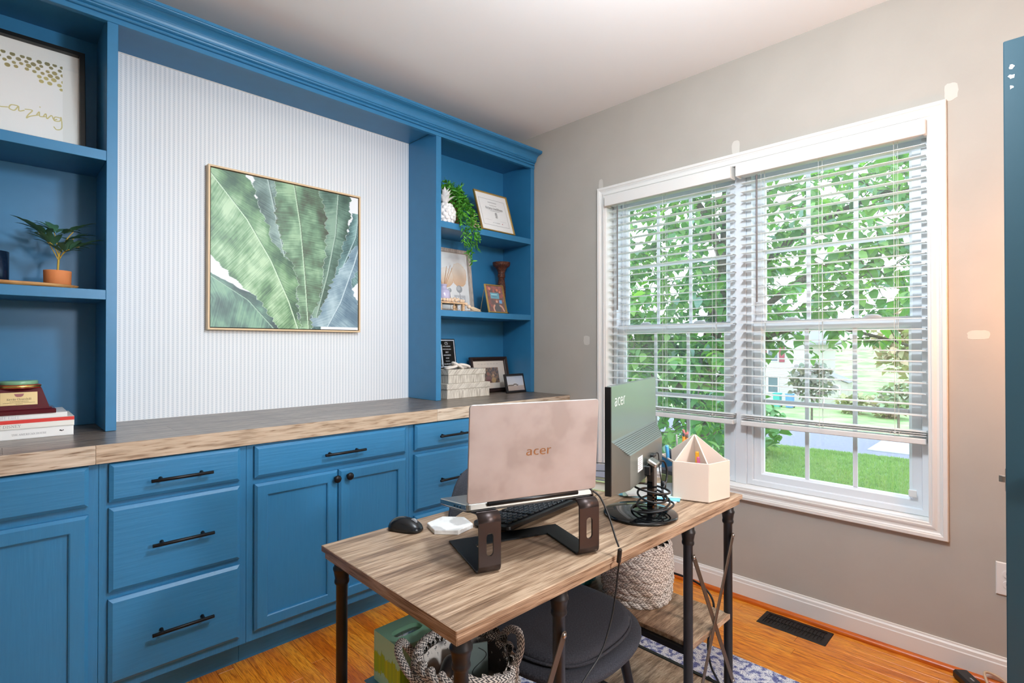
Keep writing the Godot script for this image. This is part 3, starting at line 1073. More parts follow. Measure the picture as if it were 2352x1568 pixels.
func near_tree() -> void:
	var base := Vector3(6.3, ground_y(6.3, -3.05), -3.05)
	var o := thing("leafy_tree", "big leafy tree with bright green leaves close outside the window", "tree", base)
	# trunk leaning up to the left, boughs spreading over the window
	part(o, "trunk", tube(curve([Vector3(0, -0.1, 0), Vector3(0.02, 1.1, 0.05), Vector3(0.0, 2.1, 0.18), Vector3(-0.1, 3.2, 0.45), Vector3(-0.1, 4.6, 0.5)], 5), 0.105, 12), M["bark"])
	var tips := []
	var boughs := [
		[Vector3(0.0, 1.7, 0.1), Vector3(-0.3, 2.5, 0.9), Vector3(-0.5, 3.0, 2.0), Vector3(-0.4, 2.75, 3.2)],
		[Vector3(0.0, 1.3, 0.1), Vector3(-0.2, 2.0, 0.6), Vector3(-0.25, 2.3, 1.4), Vector3(0.1, 2.05, 2.3)],
		[Vector3(0.0, 1.2, 0.05), Vector3(-0.3, 2.1, -0.5), Vector3(-0.6, 3.0, -1.1), Vector3(-0.7, 3.7, -1.6)],
		[Vector3(0.0, 1.8, 0.1), Vector3(-0.6, 2.2, -0.2), Vector3(-1.0, 2.3, -0.7), Vector3(-1.2, 2.0, -1.1)],
		[Vector3(-0.05, 2.6, 0.3), Vector3(0.2, 3.4, 1.2), Vector3(0.3, 3.7, 2.2), Vector3(0.2, 3.3, 3.4)],
		[Vector3(0.0, 1.0, 0.0), Vector3(0.3, 1.5, -0.6), Vector3(0.4, 1.9, -1.2), Vector3(0.3, 1.9, -1.9)],
		[Vector3(-0.1, 3.0, 0.4), Vector3(-0.4, 3.8, 0.2), Vector3(-0.5, 4.4, -0.6), Vector3(-0.4, 4.6, -1.4)],
		[Vector3(-0.05, 1.5, 0.1), Vector3(-0.5, 1.9, 0.4), Vector3(-0.9, 2.0, 0.5), Vector3(-1.2, 1.6, 0.6)],
	]
	for b in boughs:
		var c := curve(b, 6)
		var rr := []
		for k in c.size():
			rr.append(lerpf(0.05, 0.008, float(k) / (c.size() - 1)))
		var st := stool()
		add_tube(st, c, rr, 8)
		part(o, "bough", done(st), M["bark"])
		for k in range(4, c.size()):
			tips.append(c[k])
	var tw := stool()
	var xs := []
	var cs := []
	for k in 1150:
		var p: Vector3 = tips[rng.randi_range(0, tips.size() - 1)]
		if k >= 260:
			# fill of the crown: dense behind the left-hand window, looser behind the right-hand one
			var fx := rng.randf_range(5.0, 7.4)
			var left := k < 880
			var ratio := rng.randf_range(0.39, 0.76) if left else rng.randf_range(0.06, 0.42)
			var fy := rng.randf_range(-0.1, 3.9) if left else rng.randf_range(1.55, 4.3)
			p = Vector3(fx, fy, -fx * ratio) - base
		var d := Vector3(rng.randfn(0, 0.8), rng.randfn(0.05, 0.5), rng.randfn(0, 1.0)).normalized()
		var l := rng.randf_range(0.3, 0.7)
		var tip := p + d * l + Vector3(0, -0.18 * l, 0)
		# nothing may hang low over the open lawn seen through the right-hand sash
		var wz := tip.z + base.z
		var wx := tip.x + base.x
		var low := -wz / wx
		var floor_y := -0.3 if low > 0.38 else (1.15 if low > 0.19 else 1.4)
		if tip.y + base.y < floor_y:
			tip.y = floor_y - base.y + rng.randf() * 0.3
		add_tube(tw, [p, p.lerp(tip, 0.5) + Vector3(0, 0.04, 0), tip], [0.006, 0.004, 0.0015], 4)
		var n := rng.randi_range(9, 15)
		for j in n:
			var t := float(j + 1) / n
			var q := p.lerp(tip, t) + Vector3(0, 0.04 * sin(PI * t), 0)
			var yaw := rng.randf() * TAU
			var bas := Basis.from_euler(Vector3(rng.randf_range(0.15, 1.0), yaw, rng.randf_range(-0.5, 0.5)))
			xs.append(Transform3D(bas.scaled(Vector3.ONE * rng.randf_range(0.7, 1.25)), q))
			var c := Color(0.10, 0.28, 0.08).lerp(Color(0.38, 0.58, 0.16), pow(rng.randf(), 1.1))
			if rng.randf() < 0.12:
				c = Color(0.30, 0.46, 0.38)
			cs.append(c)
	var t := part(o, "twigs", done(tw), M["bark"])
	t.set_meta("kind", "stuff")
	scatter(o, "foliage", leaf_mesh(0.13, 0.074, 0.16), M["tree leaf"], xs, cs)


func house() -> void:
	var x := 41.0
	var z := -15.4
	var gy := -3.05
	var o := thing("neighbour_house", "pale two-storey house with lap siding behind the tree", "building", Vector3(x, gy, z))
	# gable end towards the window, 7.5 m wide
	var st := stool()
	for k in 46:
		var y0 := 0.12 * k
		var half := 3.6 if y0 < 4.6 else 3.6 * clampf((7.2 - y0) / 2.6, 0.0, 1.0)
		if half > 0.05:
			quad(st, Vector3(-0.03, y0, -half), Vector3(-0.03, y0, half), Vector3(0.0, y0 + 0.12, half), Vector3(0.0, y0 + 0.12, -half), Vector3(-1, 0, 0))
			quad(st, Vector3(-0.03, y0, -half), Vector3(-0.03, y0, half), Vector3(0.0, y0, half), Vector3(0.0, y0, -half), Vector3(0, -1, 0))
	part(o, "siding", done(st), M["siding"])
	pspan(o, "wall", Vector3(0.0, -0.6, -3.6), Vector3(8, 4.6, 3.6), M["siding"], 0.0)
	for s in [-1.0, 1.0]:
		var a := Vector3(-0.35, 7.35, 0)
		var b := Vector3(-0.35, 4.35, s * 4.05)
		var rs := stool()
		for h in [0.0, 0.16]:
			quad(rs, a + Vector3(0, h, 0), b + Vector3(0, h, 0), b + Vector3(9, h, 0), a + Vector3(9, h, 0), Vector3(0, 1 if h > 0 else -1, 0))
		quad(rs, a, b, b + Vector3(0, 0.16, 0), a + Vector3(0, 0.16, 0), Vector3(-1, 0, 0))
		quad(rs, b, b + Vector3(9, 0, 0), b + Vector3(9, 0.16, 0), b + Vector3(0, 0.16, 0), Vector3(0, 0, s))
		part(o, "roof", done(rs), M["roof shingle"])
	for wz in [-1.8, 1.5]:
		for wy in [1.4, 3.7]:
			var win := part(o, "window", loops(0.8, 1.25, [Vector2(0, 0), Vector2(0, 0.05), Vector2(0.07, 0.05), Vector2(0.07, 0.01)]), M["trim white"], facing_room(-0.02, wy, wz))
			part(win, "pane", bx(0.66, 1.1, 0.02, 0.0), M["house glass"], at(0, 0, 0.005))
			if wy > 3.0:
				for s in [-1.0, 1.0]:
					part(o, "shutter", bx(0.05, 1.25, 0.36, 0.01), M["shutter red"], at(-0.05, wy, wz + s * 0.62), "dull red shutter")


func shed() -> void:
	var p := Vector3(40.0, 0, -10.2)
	p.y = ground_y(p.x, p.z) - 0.02
	var o := thing("garden_shed", "small cream garden shed with a plank door on the far lawn", "shed", p, 0.1)
	part(o, "body", prism(PackedVector2Array([Vector2(-1.25, 0), Vector2(1.25, 0), Vector2(1.25, 1.75), Vector2(0, 2.25), Vector2(-1.25, 1.75)]), 2.2), M["shed board"], Transform3D(Basis(Vector3.UP, PI / 2), Vector3(1.1, 0, 0)))
	for s in [-1.0, 1.0]:
		part(o, "roof", bx(2.5, 0.07, 1.5, 0.01), M["roof shingle"], Transform3D(Basis(Vector3(1, 0, 0), s * 0.38), Vector3(1.1, 2.06, s * 0.68)))
	var d := part(o, "door", bx(0.05, 1.55, 1.0, 0.01), M["trim white"], at(-0.02, 0.82, 0.35))
	part(d, "door_panel", bx(0.03, 1.38, 0.84, 0.01), M["shed board"], at(-0.02, 0, 0))


# ==================================================================== built-in base cabinets
func bevel_front(w: float, h: float) -> ArrayMesh:
	var key := "bf%.4f,%.4f" % [w, h]
	if not cache.has(key):
		cache[key] = loops(w, h, [Vector2(0, -0.019), Vector2(0, -0.008), Vector2(0.0115, 0.0)], true, true)
	return cache[key]


func drawer(parent: Node3D, x0: float, x1: float, y0: float, y1: float, hx: float, hy: float) -> void:
	var o := parent.position
	var d := part(parent, "drawer", bevel_front(x1 - x0, y1 - y0), M["blue_h"], Transform3D(Basis(), Vector3((x0 + x1) / 2, (y0 + y1) / 2, CZ) - o))
	if hx < -50.0:
		return
	var h := part(d, "handle", bar_pull(), M["black metal"], at(hx - (x0 + x1) / 2, hy - (y0 + y1) / 2, 0), "slim black bar handle")
	h.name = "handle"


func bar_pull() -> ArrayMesh:
	if not cache.has("pull"):
		var st := stool()
		add_lathe(st, [Vector2(0, -0.096), Vector2(0.0055, -0.096), Vector2(0.0055, -0.096), Vector2(0.006, -0.0955), Vector2(0.006, 0.0955), Vector2(0.0055, 0.096), Vector2(0.0055, 0.096), Vector2(0, 0.096)], 14, Transform3D(Basis(Vector3(0, 0, 1), PI / 2), Vector3(0, 0, 0.032)))
		for s in [-1.0, 1.0]:
			add_lathe(st, [Vector2(0.0065, 0.0), Vector2(0.0065, 0.004), Vector2(0.005, 0.006), Vector2(0.005, 0.03)], 12, Transform3D(Basis(Vector3(1, 0, 0), PI / 2), Vector3(s * 0.064, 0, 0)))
		cache["pull"] = done(st)
	return cache["pull"]


func cab_door(parent: Node3D, x0: float, x1: float, y0: float, y1: float, kx: float, ky: float) -> void:
	var w := x1 - x0
	var h := y1 - y0
	var c := Vector3((x0 + x1) / 2, (y0 + y1) / 2, CZ)
	var d := part(parent, "door", loops(w, h, [Vector2(0, -0.019), Vector2(0, -0.008), Vector2(0.0095, 0.0), Vector2(0.046, 0.0), Vector2(0.050, -0.003), Vector2(0.0505, -0.0105)], false, true), M["blue_v"], Transform3D(Basis(), c - parent.position))
	part(d, "panel", bx(w - 0.1, h - 0.1, 0.008, 0.0), M["blue_v"], at(0, 0, -0.0145))
	if kx > -50.0:
		part(d, "knob", lathe([Vector2(0, 0), Vector2(0.008, 0), Vector2(0.007, 0.004), Vector2(0.006, 0.012), Vector2(0.012, 0.017), Vector2(0.0165, 0.021), Vector2(0.0165, 0.025), Vector2(0.012, 0.029), Vector2(0, 0.030)], 20), M["black metal"], Transform3D(Basis(Vector3(1, 0, 0), PI / 2), Vector3(kx - c.x, ky - c.y, 0)), "round black knob")


func carcass(label: String, x0: float, x1: float) -> Node3D:
	var o := thing("base_cabinet", label, "cabinet", Vector3((x0 + x1) / 2, 0, -2.49))
	var p := o.position
	pspan(o, "body", Vector3(x0, 0.11, BZ) - p, Vector3(x1, 0.89, CZ - 0.021) - p, M["blue_v"], 0.0004)
	pspan(o, "toe_kick", Vector3(x0, 0.0, BZ) - p, Vector3(x1, 0.112, -2.29) - p, M["toe paint"], 0.0006)
	return o


func build_base_cabinets() -> void:
	var a := carcass("blue base cabinet with one drawer over a framed door, left of the drawer stack", -0.47, 0.2495)
	drawer(a, -0.19, 0.2225, 0.753, 0.884, -99, 0)
	cab_door(a, -0.19, 0.2225, 0.148, 0.726, -99, 0)
	var b := carcass("blue base cabinet with three wide drawers and bar handles", 0.2505, 0.7095)
	drawer(b, 0.276, 0.683, 0.755, 0.884, 0.4835, 0.813)
	drawer(b, 0.276, 0.683, 0.453, 0.736, 0.488, 0.589)
	drawer(b, 0.275, 0.683, 0.145, 0.430, 0.488, 0.281)
	var c := carcass("blue base cabinet with one wide drawer over two framed doors with round knobs", 0.7105, 1.4645)
	drawer(c, 0.737, 1.439, 0.754, 0.880, 1.107, 0.809)
	cab_door(c, 0.737, 1.0845, 0.149, 0.730, 1.071, 0.696)
	cab_door(c, 1.0895, 1.4405, 0.149, 0.730, 1.130, 0.698)
	var d := carcass("blue base cabinet with three drawers behind the laptop", 1.4655, 1.9695)
	drawer(d, 1.491, 1.945, 0.757, 0.884, 1.718, 0.815)
	drawer(d, 1.491, 1.945, 0.455, 0.736, 1.718, 0.589)
	drawer(d, 1.491, 1.945, 0.146, 0.430, 1.718, 0.281)
	var e := carcass("blue base cabinet with two framed doors in the corner by the window", 1.9705, 2.697)
	drawer(e, 1.997, 2.67, 0.757, 0.884, 2.33, 0.815)
	cab_door(e, 1.997, 2.331, 0.149, 0.730, 2.31, 0.696)
	cab_door(e, 2.336, 2.67, 0.149, 0.730, 2.357, 0.698)
	# counter of laminate planks on a thick front edge
	var ct := thing("countertop", "long grey-brown wood laminate countertop with a thick pale edge", "countertop", Vector3(1.1, CT, -2.48))
	var p := ct.position
	pspan(ct, "core", Vector3(-0.47, 0.8905, BZ) - p, Vector3(2.697, CT - 0.004, -2.186) - p, M["counter edge 1"], 0.0)
	var zr := [BZ, -2.64, -2.49, -2.335, -2.182]
	for r in 4:
		var x := -0.47
		var cut: Array = [[0.46, 1.62], [-0.05, 1.18, 2.35], [0.50, 1.74], [0.02, 1.05, 2.2]][r]
		cut = cut.duplicate()
		cut.append(2.697)
		for q in cut:
			pspan(ct, "plank", Vector3(x + 0.0003, CT - 0.004, zr[r] + 0.0003) - p, Vector3(q - 0.0003, CT, zr[r + 1] - 0.0003) - p, M["counter laminate %d" % ((r + int(q * 3)) % 3)], 0.0004)
			x = q
	var xs := [-0.47, 0.239, 1.62, 2.697]
	for k in 3:
		pspan(ct, "edge_strip", Vector3(xs[k] + 0.0004, 0.8905, -2.187) - p, Vector3(xs[k + 1] - 0.0004, CT - 0.0005, -2.180) - p, M["counter edge %d" % (k % 2)], 0.0008, "pale wood edge strip")


# ==================================================================== bookcases above, fascia, crown
func build_uppers() -> void:
	var blue: Material = M["blue paint"]
	var lf := thing("bookcase", "blue open bookcase left of the wallpaper", "bookcase", Vector3(-0.06, CT, -2.645))
	var rt := thing("bookcase", "blue open bookcase in the corner by the window", "bookcase", Vector3(2.27, CT, -2.645))
	var top := 2.545
	for s in [[lf, -0.43, 0.302, -0.43, 0.336], [rt, 1.885, 2.664, 1.848, 2.697]]:
		var o: Node3D = s[0]
		var p := o.position
		pspan(o, "back_panel", Vector3(s[1] - 0.002, CT + 0.001, BZ + 0.001) - p, Vector3(s[2] + 0.002, top, BZ + 0.008) - p, blue, 0.0)
		pspan(o, "side_panel", Vector3(s[3], CT + 0.001, BZ + 0.001) - p, Vector3(s[1], top, UZ) - p, blue, 0.001)
		pspan(o, "side_panel", Vector3(s[2], CT + 0.001, BZ + 0.001) - p, Vector3(s[4], top, UZ) - p, blue, 0.001)
		pspan(o, "top_panel", Vector3(s[1], top - 0.002, BZ + 0.001) - p, Vector3(s[2], top + 0.018, UZ - 0.02) - p, blue, 0.0)
		for y in [[1.985, 2.023], [1.455, 1.492]]:
			pspan(o, "shelf", Vector3(s[1], y[0], BZ + 0.008) - p, Vector3(s[2], y[1], UZ - 0.002) - p, blue, 0.001)
	# left upright of the left bookcase lies out of the picture; the header spans the whole run
	var hd := thing("cabinet_header", "blue header board joining the two bookcases under the crown", "header", Vector3(1.1, 2.52, -2.5))
	var hp := hd.position
	pspan(hd, "fascia", Vector3(-0.47, 2.519, UZ - 0.02) - hp, Vector3(2.697, 2.60, UZ + 0.004) - hp, blue, 0.001)
	pspan(hd, "soffit", Vector3(0.337, 2.546, BZ + 0.001) - hp, Vector3(1.847, 2.566, UZ - 0.02) - hp, blue, 0.0)
	pspan(hd, "top_board", Vector3(-0.47, 2.600, BZ + 0.001) - hp, Vector3(2.697, 2.612, UZ + 0.004) - hp, blue, 0.0)
	# crown: bead, fillet, cove, fillet
	var pr := PackedVector2Array([Vector2(0.0, 0.0), Vector2(0.010, 0.001), Vector2(0.013, 0.005), Vector2(0.013, 0.009), Vector2(0.010, 0.013), Vector2(0.015, 0.014), Vector2(0.021, 0.017), Vector2(0.022, 0.022), Vector2(0.025, 0.023)])
	for k in 9:
		var a := PI / 2 * k / 8
		pr.append(Vector2(0.027 + 0.040 * (1.0 - cos(a)), 0.024 + 0.038 * sin(a)))
	for k in 6:
		var a := PI / 2 * k / 5
		pr.append(Vector2(0.068 + 0.012 * sin(a), 0.063 + 0.006 * (1.0 - cos(a))))
	pr.append(Vector2(0.084, 0.070))
	pr.append(Vector2(0.084, 0.082))
	pr.append(Vector2(0.0, 0.082))
	var cm := prism(pr, 3.155)
	single("crown_moulding", cm, blue, "blue crown moulding along the top of the built-in bookcases", "moulding", Transform3D(Basis(Vector3(0, 0, 1), Vector3(0, 1, 0), Vector3(-1, 0, 0)), Vector3(1.108, 2.5385, UZ + 0.004)))
	# wallpaper between the bookcases
	var wpn := structure("wall_covering", bx(1.512, 1.594, 0.006, 0.0), M["wallpaper"], at(1.092, 1.749, BZ - 0.002))
	wpn.set_meta("label", "white wallpaper with pale grey brushed stripes")
	var cau: Material = M["trim white"]
	single("caulk_bead", tube([Vector3(0.338, 2.5445, BZ + 0.003), Vector3(1.846, 2.5445, BZ + 0.003)], 0.0022, 6), cau, "thin white caulk line along the top of the wallpaper", "trim")


# ==================================================================== desk
# a puffed superellipse in the xy plane, tf thick to +z and tb to -z, then bent by fn
func pillow(a: float, b: float, ex: float, tf: float, tb: float, fn: Callable, seg := 40, rings := 8, edge := 0.35) -> ArrayMesh:
	var st := stool()
	st.set_smooth_group(1)
	for side in [1.0, -1.0]:
		var t: float = tf if side > 0 else tb
		var prev := []
		for k in rings + 1:
			var r := sin(PI / 2 * k / rings)
			var z: float = side * t * pow(maxf(1.0 - pow(r, 2.0), 0.0), edge)
			var ring := []
			for s in seg:
				var an := TAU * s / seg
				var c := cos(an)
				var sn := sin(an)
				var q := pow(pow(absf(c), ex) + pow(absf(sn), ex), -1.0 / ex)
				ring.append(fn.call(Vector3(c * q * a * r, sn * q * b * r, z)))
			if k > 0:
				for s in seg:
					var s2 := (s + 1) % seg
					var out: Vector3 = fn.call(Vector3(0, 0, side)) - fn.call(Vector3.ZERO)
					var v: Array = [prev[s], prev[s2], ring[s2], ring[s]]
					if k > 1:
						tri(st, v[0], v[1], v[2], out + (v[0] - fn.call(Vector3.ZERO)) * 0.4)
					tri(st, v[0], v[2], v[3], out + (v[3] - fn.call(Vector3.ZERO)) * 0.4)
			prev = ring
	return done(st)


func desk_leg() -> ArrayMesh:
	if not cache.has("dleg"):
		cache["dleg"] = lathe([Vector2(0, 0), Vector2(0.021, 0), Vector2(0.021, 0), Vector2(0.021, 0.010), Vector2(0.017, 0.016), Vector2(0.0165, 0.05), Vector2(0.0195, 0.054), Vector2(0.0195, 0.060), Vector2(0.0165, 0.064), Vector2(0.0145, 0.070), Vector2(0.0145, 0.660), Vector2(0.0180, 0.664), Vector2(0.0190, 0.669), Vector2(0.0180, 0.674), Vector2(0.0172, 0.677), Vector2(0.0205, 0.696), Vector2(0.0225, 0.700), Vector2(0.0225, 0.705), Vector2(0.0195, 0.709), Vector2(0.0190, 0.730)], 20)
	return cache["dleg"]


func brace(a: Vector3, b: Vector3) -> ArrayMesh:
	var st := stool()
	var d := b - a
	var L := d.length()
	var p := rounded(L + 0.018, 0.018, 0.0089, 5)
	var x := d.normalized()
	var z := Vector3(0, 0, 1)
	var y := z.cross(x).normalized()
	add_prism(st, p, 0.003, 0.0005, Transform3D(Basis(x, y, x.cross(y)), (a + b) / 2))
	return done(st)


func build_desk() -> void:
	var o := thing("desk", "brown wood desk on black pipe legs with shelf towers at both ends", "desk", Vector3(0.601, 0, -0.750), deg_to_rad(-0.8))
	var W := 1.258
	var D := 0.570
	var top := part(o, "desktop", bx(W, 0.015, D, 0.0012), M["desk laminate"], at(W / 2, DT - 0.0075, -D / 2))
	part(top, "edge_band", bx(W - 0.014, 0.019, D - 0.014, 0.0012), M["desk laminate"], at(0, -0.017, 0))
	for s in [-1.0, 1.0]:
		part(top, "end_band", bx(0.0008, 0.014, D - 0.002, 0.0), M["desk laminate end"], at(s * (W / 2 + 0.0001), 0, 0))
		part(top, "end_band", bx(0.0008, 0.018, D - 0.016, 0.0), M["desk laminate end"], at(s * (W / 2 - 0.0069), -0.017, 0))
	var xs := [0.039, 0.325, 0.935, 1.221]
	for x in xs:
		for z in [-0.036, -D + 0.036]:
			part(o, "leg", desk_leg(), M["pipe metal"], at(x, 0, z))
	for t in [[0.039, 0.325], [0.935, 1.221]]:
		var zf := -0.036 + 0.0165
		for s in [0, 1]:
			var a := Vector3(t[s], 0.625, zf + s * 0.0035)
			var b := Vector3(t[1 - s], 0.122, zf + s * 0.0035)
			var off := 0.006 * (1 if s == 0 else -1)
			a.x += off
			b.x += off * -0.2
			var br := part(o, "cross_brace", brace(a, b), M["strap metal"], Transform3D(), "flat bronze cross brace")
			for e in [a, b]:
				part(br, "bolt", ball(0.0065, 12), M["bolt steel"], Transform3D(Basis.from_scale(Vector3(1, 1, 0.6)), e + Vector3(0, 0, 0.002)))
		for y in [0.345, 0.078]:
			var sh := part(o, "shelf", bx(t[1] - t[0] - 0.012, 0.018, D - 0.05, 0.001), M["shelf laminate"], at((t[0] + t[1]) / 2, y - 0.001, -D / 2))
			for x in t:
				part(sh, "shelf_rail", bx(0.022, 0.018, D - 0.075, 0.001), M["black metal"], at(x - (t[0] + t[1]) / 2, -0.014, 0))
				if y < 0.2:
					part(sh, "shelf_rail", bx(0.016, 0.003, D - 0.075, 0.0005), M["black metal"], at(x - (t[0] + t[1]) / 2, 0.0105, 0))


# ==================================================================== chair
func build_chair() -> void:
	var o := thing("office_chair", "charcoal upholstered chair pushed under the desk", "chair", Vector3(1.168, 0, -1.03), deg_to_rad(2))
	var cl: Material = M["chair cloth"]
	var flat := func(p: Vector3) -> Vector3: return Vector3(p.x, 0.475 + p.z - 0.012 * cos(p.x * 5.0) * 0.0 + 0.02 * pow(p.x / 0.23, 2), p.y + 0.0)
	part(o, "cushion", pillow(0.205, 0.215, 3.4, 0.028, 0.03, flat, 44, 8, 0.3), cl)
	var shell := func(p: Vector3) -> Vector3: return Vector3(p.x, 0.440 + p.z * 1.0 + 0.028 * pow(p.x / 0.25, 2), p.y)
	part(o, "seat_shell", pillow(0.238, 0.25, 3.0, 0.030, 0.045, shell, 44, 8, 0.4), cl)
	var pip := []
	for s in 48:
		var an := TAU * s / 48
		var q := pow(pow(absf(cos(an)), 3.2) + pow(absf(sin(an)), 3.2), -1.0 / 3.2)
		pip.append(flat.call(Vector3(cos(an) * q * 0.208, sin(an) * q * 0.218, -0.006)))
	part(o, "piping", tube(pip, 0.0045, 6, true), cl)
	var back := func(p: Vector3) -> Vector3: return Vector3(p.x * (1.0 - 0.10 * (p.y / 0.21)), 0.672 + p.y, -0.275 - 0.05 * (p.y + 0.2) + 0.075 * pow(p.x / 0.21, 2) + p.z)
	part(o, "backrest", pillow(0.215, 0.212, 2.6, 0.022, 0.02, back, 44, 8, 0.4), cl)
	for s in [-1.0, 1.0]:
		for f in [-1.0, 1.0]:
			var st := stool()
			add_tube(st, [Vector3(s * 0.15, 0.42, f * 0.15), Vector3(s * 0.215, 0.005, f * 0.215)], [0.016, 0.010], 12)
			part(o, "leg", done(st), M["black metal"])
		part(o, "back_support", tube([Vector3(s * 0.13, 0.43, -0.19), Vector3(s * 0.14, 0.50, -0.262), Vector3(s * 0.14, 0.60, -0.285)], 0.011, 8), M["black metal"])


# ==================================================================== things on the desk
func build_desk_things() -> void:
	var bronze := mat("stand bronze", rgb(66, 56, 54), 0.4, 0.7)
	var dark := mat("stand base", rgb(24, 27, 29), 0.45, 0.5)
	# ---- laptop riser
	var yaw := deg_to_rad(-20.6)
	var hinge := Vector3(0.9265, 0.92, -0.858)
	var sd := thing("laptop_stand", "bronze metal laptop stand with slotted legs", "stand", Vector3(hinge.x, DT, hinge.z), yaw)
	for lx in [[-0.151, -0.097], [0.113, 0.169]]:
		var w: float = lx[1] - lx[0]
		var cx: float = (lx[0] + lx[1]) / 2
		# upright with a slot, made of two C-shaped halves
		var h0 := 0.020
		var h1 := 0.118
		var st := stool()
		for s in [-1.0, 1.0]:
			var p := PackedVector2Array([Vector2(0, h0), Vector2(s * w / 2, h0), Vector2(s * w / 2, h1), Vector2(0, h1)])
			for k in 9:
				var a := PI / 2 - PI / 2 * k / 8
				p.append(Vector2(s * 0.0085 * cos(a), 0.094 - 0.0085 + 0.0085 * sin(a)))
			for k in 9:
				var a := -PI / 2 * k / 8
				p.append(Vector2(s * 0.0085 * cos(a), 0.042 + 0.0085 + 0.0085 * sin(a)))
			add_prism(st, p, 0.005, 0.0, at(cx, 0, 0.020))
		part(sd, "upright", done(st), bronze)
		# rounded bend at the foot and at the top, both turning away under the laptop
		for tb in [0, 1]:
			var b := stool()
			b.set_smooth_group(1)
			var yc := h0 if tb == 0 else h1
			var sg := -1.0 if tb == 0 else 1.0
			for k in 8:
				var a0 := PI / 2 * k / 8
				var a1 := PI / 2 * (k + 1) / 8
				for rr in [0.0155, 0.0205]:
					var q := []
					for e in [[a0, -1], [a1, -1], [a1, 1], [a0, 1]]:
						q.append(Vector3(cx + e[1] * w / 2, yc + sg * rr * sin(e[0]) * 0.97, 0.002 + rr * cos(e[0])))
					quad(b, q[0], q[1], q[2], q[3], Vector3(0, sg * sin(a0 + 0.1), cos(a0 + 0.1)) * (1.0 if rr > 0.018 else -1.0))
				for e2 in [-1.0, 1.0]:
					var q2 := []
					for e in [[a0, 0.0155], [a1, 0.0155], [a1, 0.0205], [a0, 0.0205]]:
						q2.append(Vector3(cx + e2 * w / 2, yc + sg * e[1] * sin(e[0]) * 0.97, 0.002 + e[1] * cos(e[0])))
					quad(b, q2[0], q2[1], q2[2], q2[3], Vector3(e2, 0, 0))
			part(sd, "bend", done(b), bronze)
		part(sd, "foot", bx(w, 0.005, 0.205, 0.001), dark, at(cx, 0.0028, -0.1005))
		part(sd, "arm", bx(w, 0.005, 0.17, 0.001), bronze, Transform3D(Basis(Vector3(1, 0, 0), deg_to_rad(-10)), Vector3(cx, 0.1215, -0.080)))
	part(sd, "cross_plate", bx(0.32, 0.0045, 0.055, 0.001), dark, at(0.009, 0.003, -0.175))
	# ---- laptop: lid seen from behind
	var rose := mat("laptop shell", rgb(176, 166, 162), 0.42, 0.2)
	tri_map(rose, ntex(noise(91, 0.01, 4), [rgb(232, 228, 226), rgb(248, 246, 245), rgb(255, 255, 255)], [0.2, 0.5, 0.85], 256), Vector3(3, 3, 3))
	var lp := thing("laptop", "rose-gold laptop standing open on the metal riser", "laptop", hinge, yaw)
	var lid := part(lp, "lid", prism(rounded(0.343, 0.228, 0.008), 0.006, 0.0012), rose, Transform3D(Basis(Vector3(1, 0, 0), deg_to_rad(4)), Vector3(0, 0.1135, 0.008)))
	part(lid, "screen", bx(0.335, 0.212, 0.0008, 0.0), M["black gloss"], at(0, 0.002, -0.0034))
	var chrome := mat("logo chrome", rgb(150, 140, 128), 0.2, 1.0)
	text(lid, "acer", 0.026, chrome, rot(0.006, -0.004, 0.0034, Vector3(0, 0, 0)), false, 1.35)
	var base := part(lp, "keyboard_deck", prism(rounded(0.343, 0.222, 0.010), 0.015, 0.002), M["satin nickel"], Transform3D(Basis(Vector3(1, 0, 0), deg_to_rad(90 - 11)), Vector3(0, -0.031, -0.112)))
	part(base, "bottom_cover", prism(rounded(0.336, 0.214, 0.010), 0.004, 0.001), M["black plastic"], at(0, 0, 0.009))
	for k in 3:
		part(base, "port", bx(0.001, 0.012, 0.005, 0.0003), M["black gloss"], at(-0.1716, 0.02 + k * 0.022, 0.001))
	part(lp, "hinge_bar", lathe([Vector2(0, -0.12), Vector2(0.006, -0.12), Vector2(0.006, 0.12), Vector2(0, 0.12)], 12), M["black plastic"], Transform3D(Basis(Vector3(0, 0, 1), PI / 2), Vector3(0, -0.005, -0.001)))
	# ---- keyboard
	var kb := thing("keyboard", "black wireless keyboard lying under the laptop stand", "keyboard", Vector3(1.203, DT, -1.103), deg_to_rad(5.7))
	var kt := Basis(Vector3(1, 0, 0), deg_to_rad(-6))
	var body := part(kb, "body", prism(rounded(0.44, 0.138, 0.012), 0.016, 0.004), M["black plastic"], Transform3D(kt * Basis(Vector3(1, 0, 0), -PI / 2), Vector3(0, 0.0165, 0)))
	var keym := mat("key black", rgb(32, 34, 37), 0.3)
	for r in 6:
		var n := 18
		for k in n:
			if r == 5 and k > 2 and k < 9:
				if k == 3:
					part(body, "key", bx(0.11, 0.017, 0.006, 0.0018), keym, at(-0.205 + 5.6 * 0.0232, 0.050 - r * 0.0195, 0.0105))
				continue
			part(body, "key", bx(0.0185, 0.016, 0.006, 0.0022), keym, at(-0.205 + k * 0.0232 + (0.008 if k > 13 else 0.0), 0.050 - r * 0.0195, 0.0105))
	text(body, "logitech", 0.008, M["grey print"], rot(-0.17, 0.0645, 0.0083, Vector3(0, 0, 180)))
	# the wide side lies towards the window: rows face the chair
	body.transform.basis = body.transform.basis * Basis(Vector3(0, 0, 1), PI)
	body.get_child(body.get_child_count() - 1).transform = rot(0.17, -0.0632, 0.0083, Vector3(0, 0, 0))
	# ---- mouse
	var ms := thing("computer_mouse", "black wireless mouse near the corner of the desk", "mouse", Vector3(0.828, DT, -1.262), deg_to_rad(25))
	var mfn := func(p: Vector3) -> Vector3: return Vector3(p.x * (1.0 - 0.12 * cos(p.y * 40.0)), 0.004 + maxf(p.z, -0.003) * (0.9 - 2.2 * p.y), p.y)
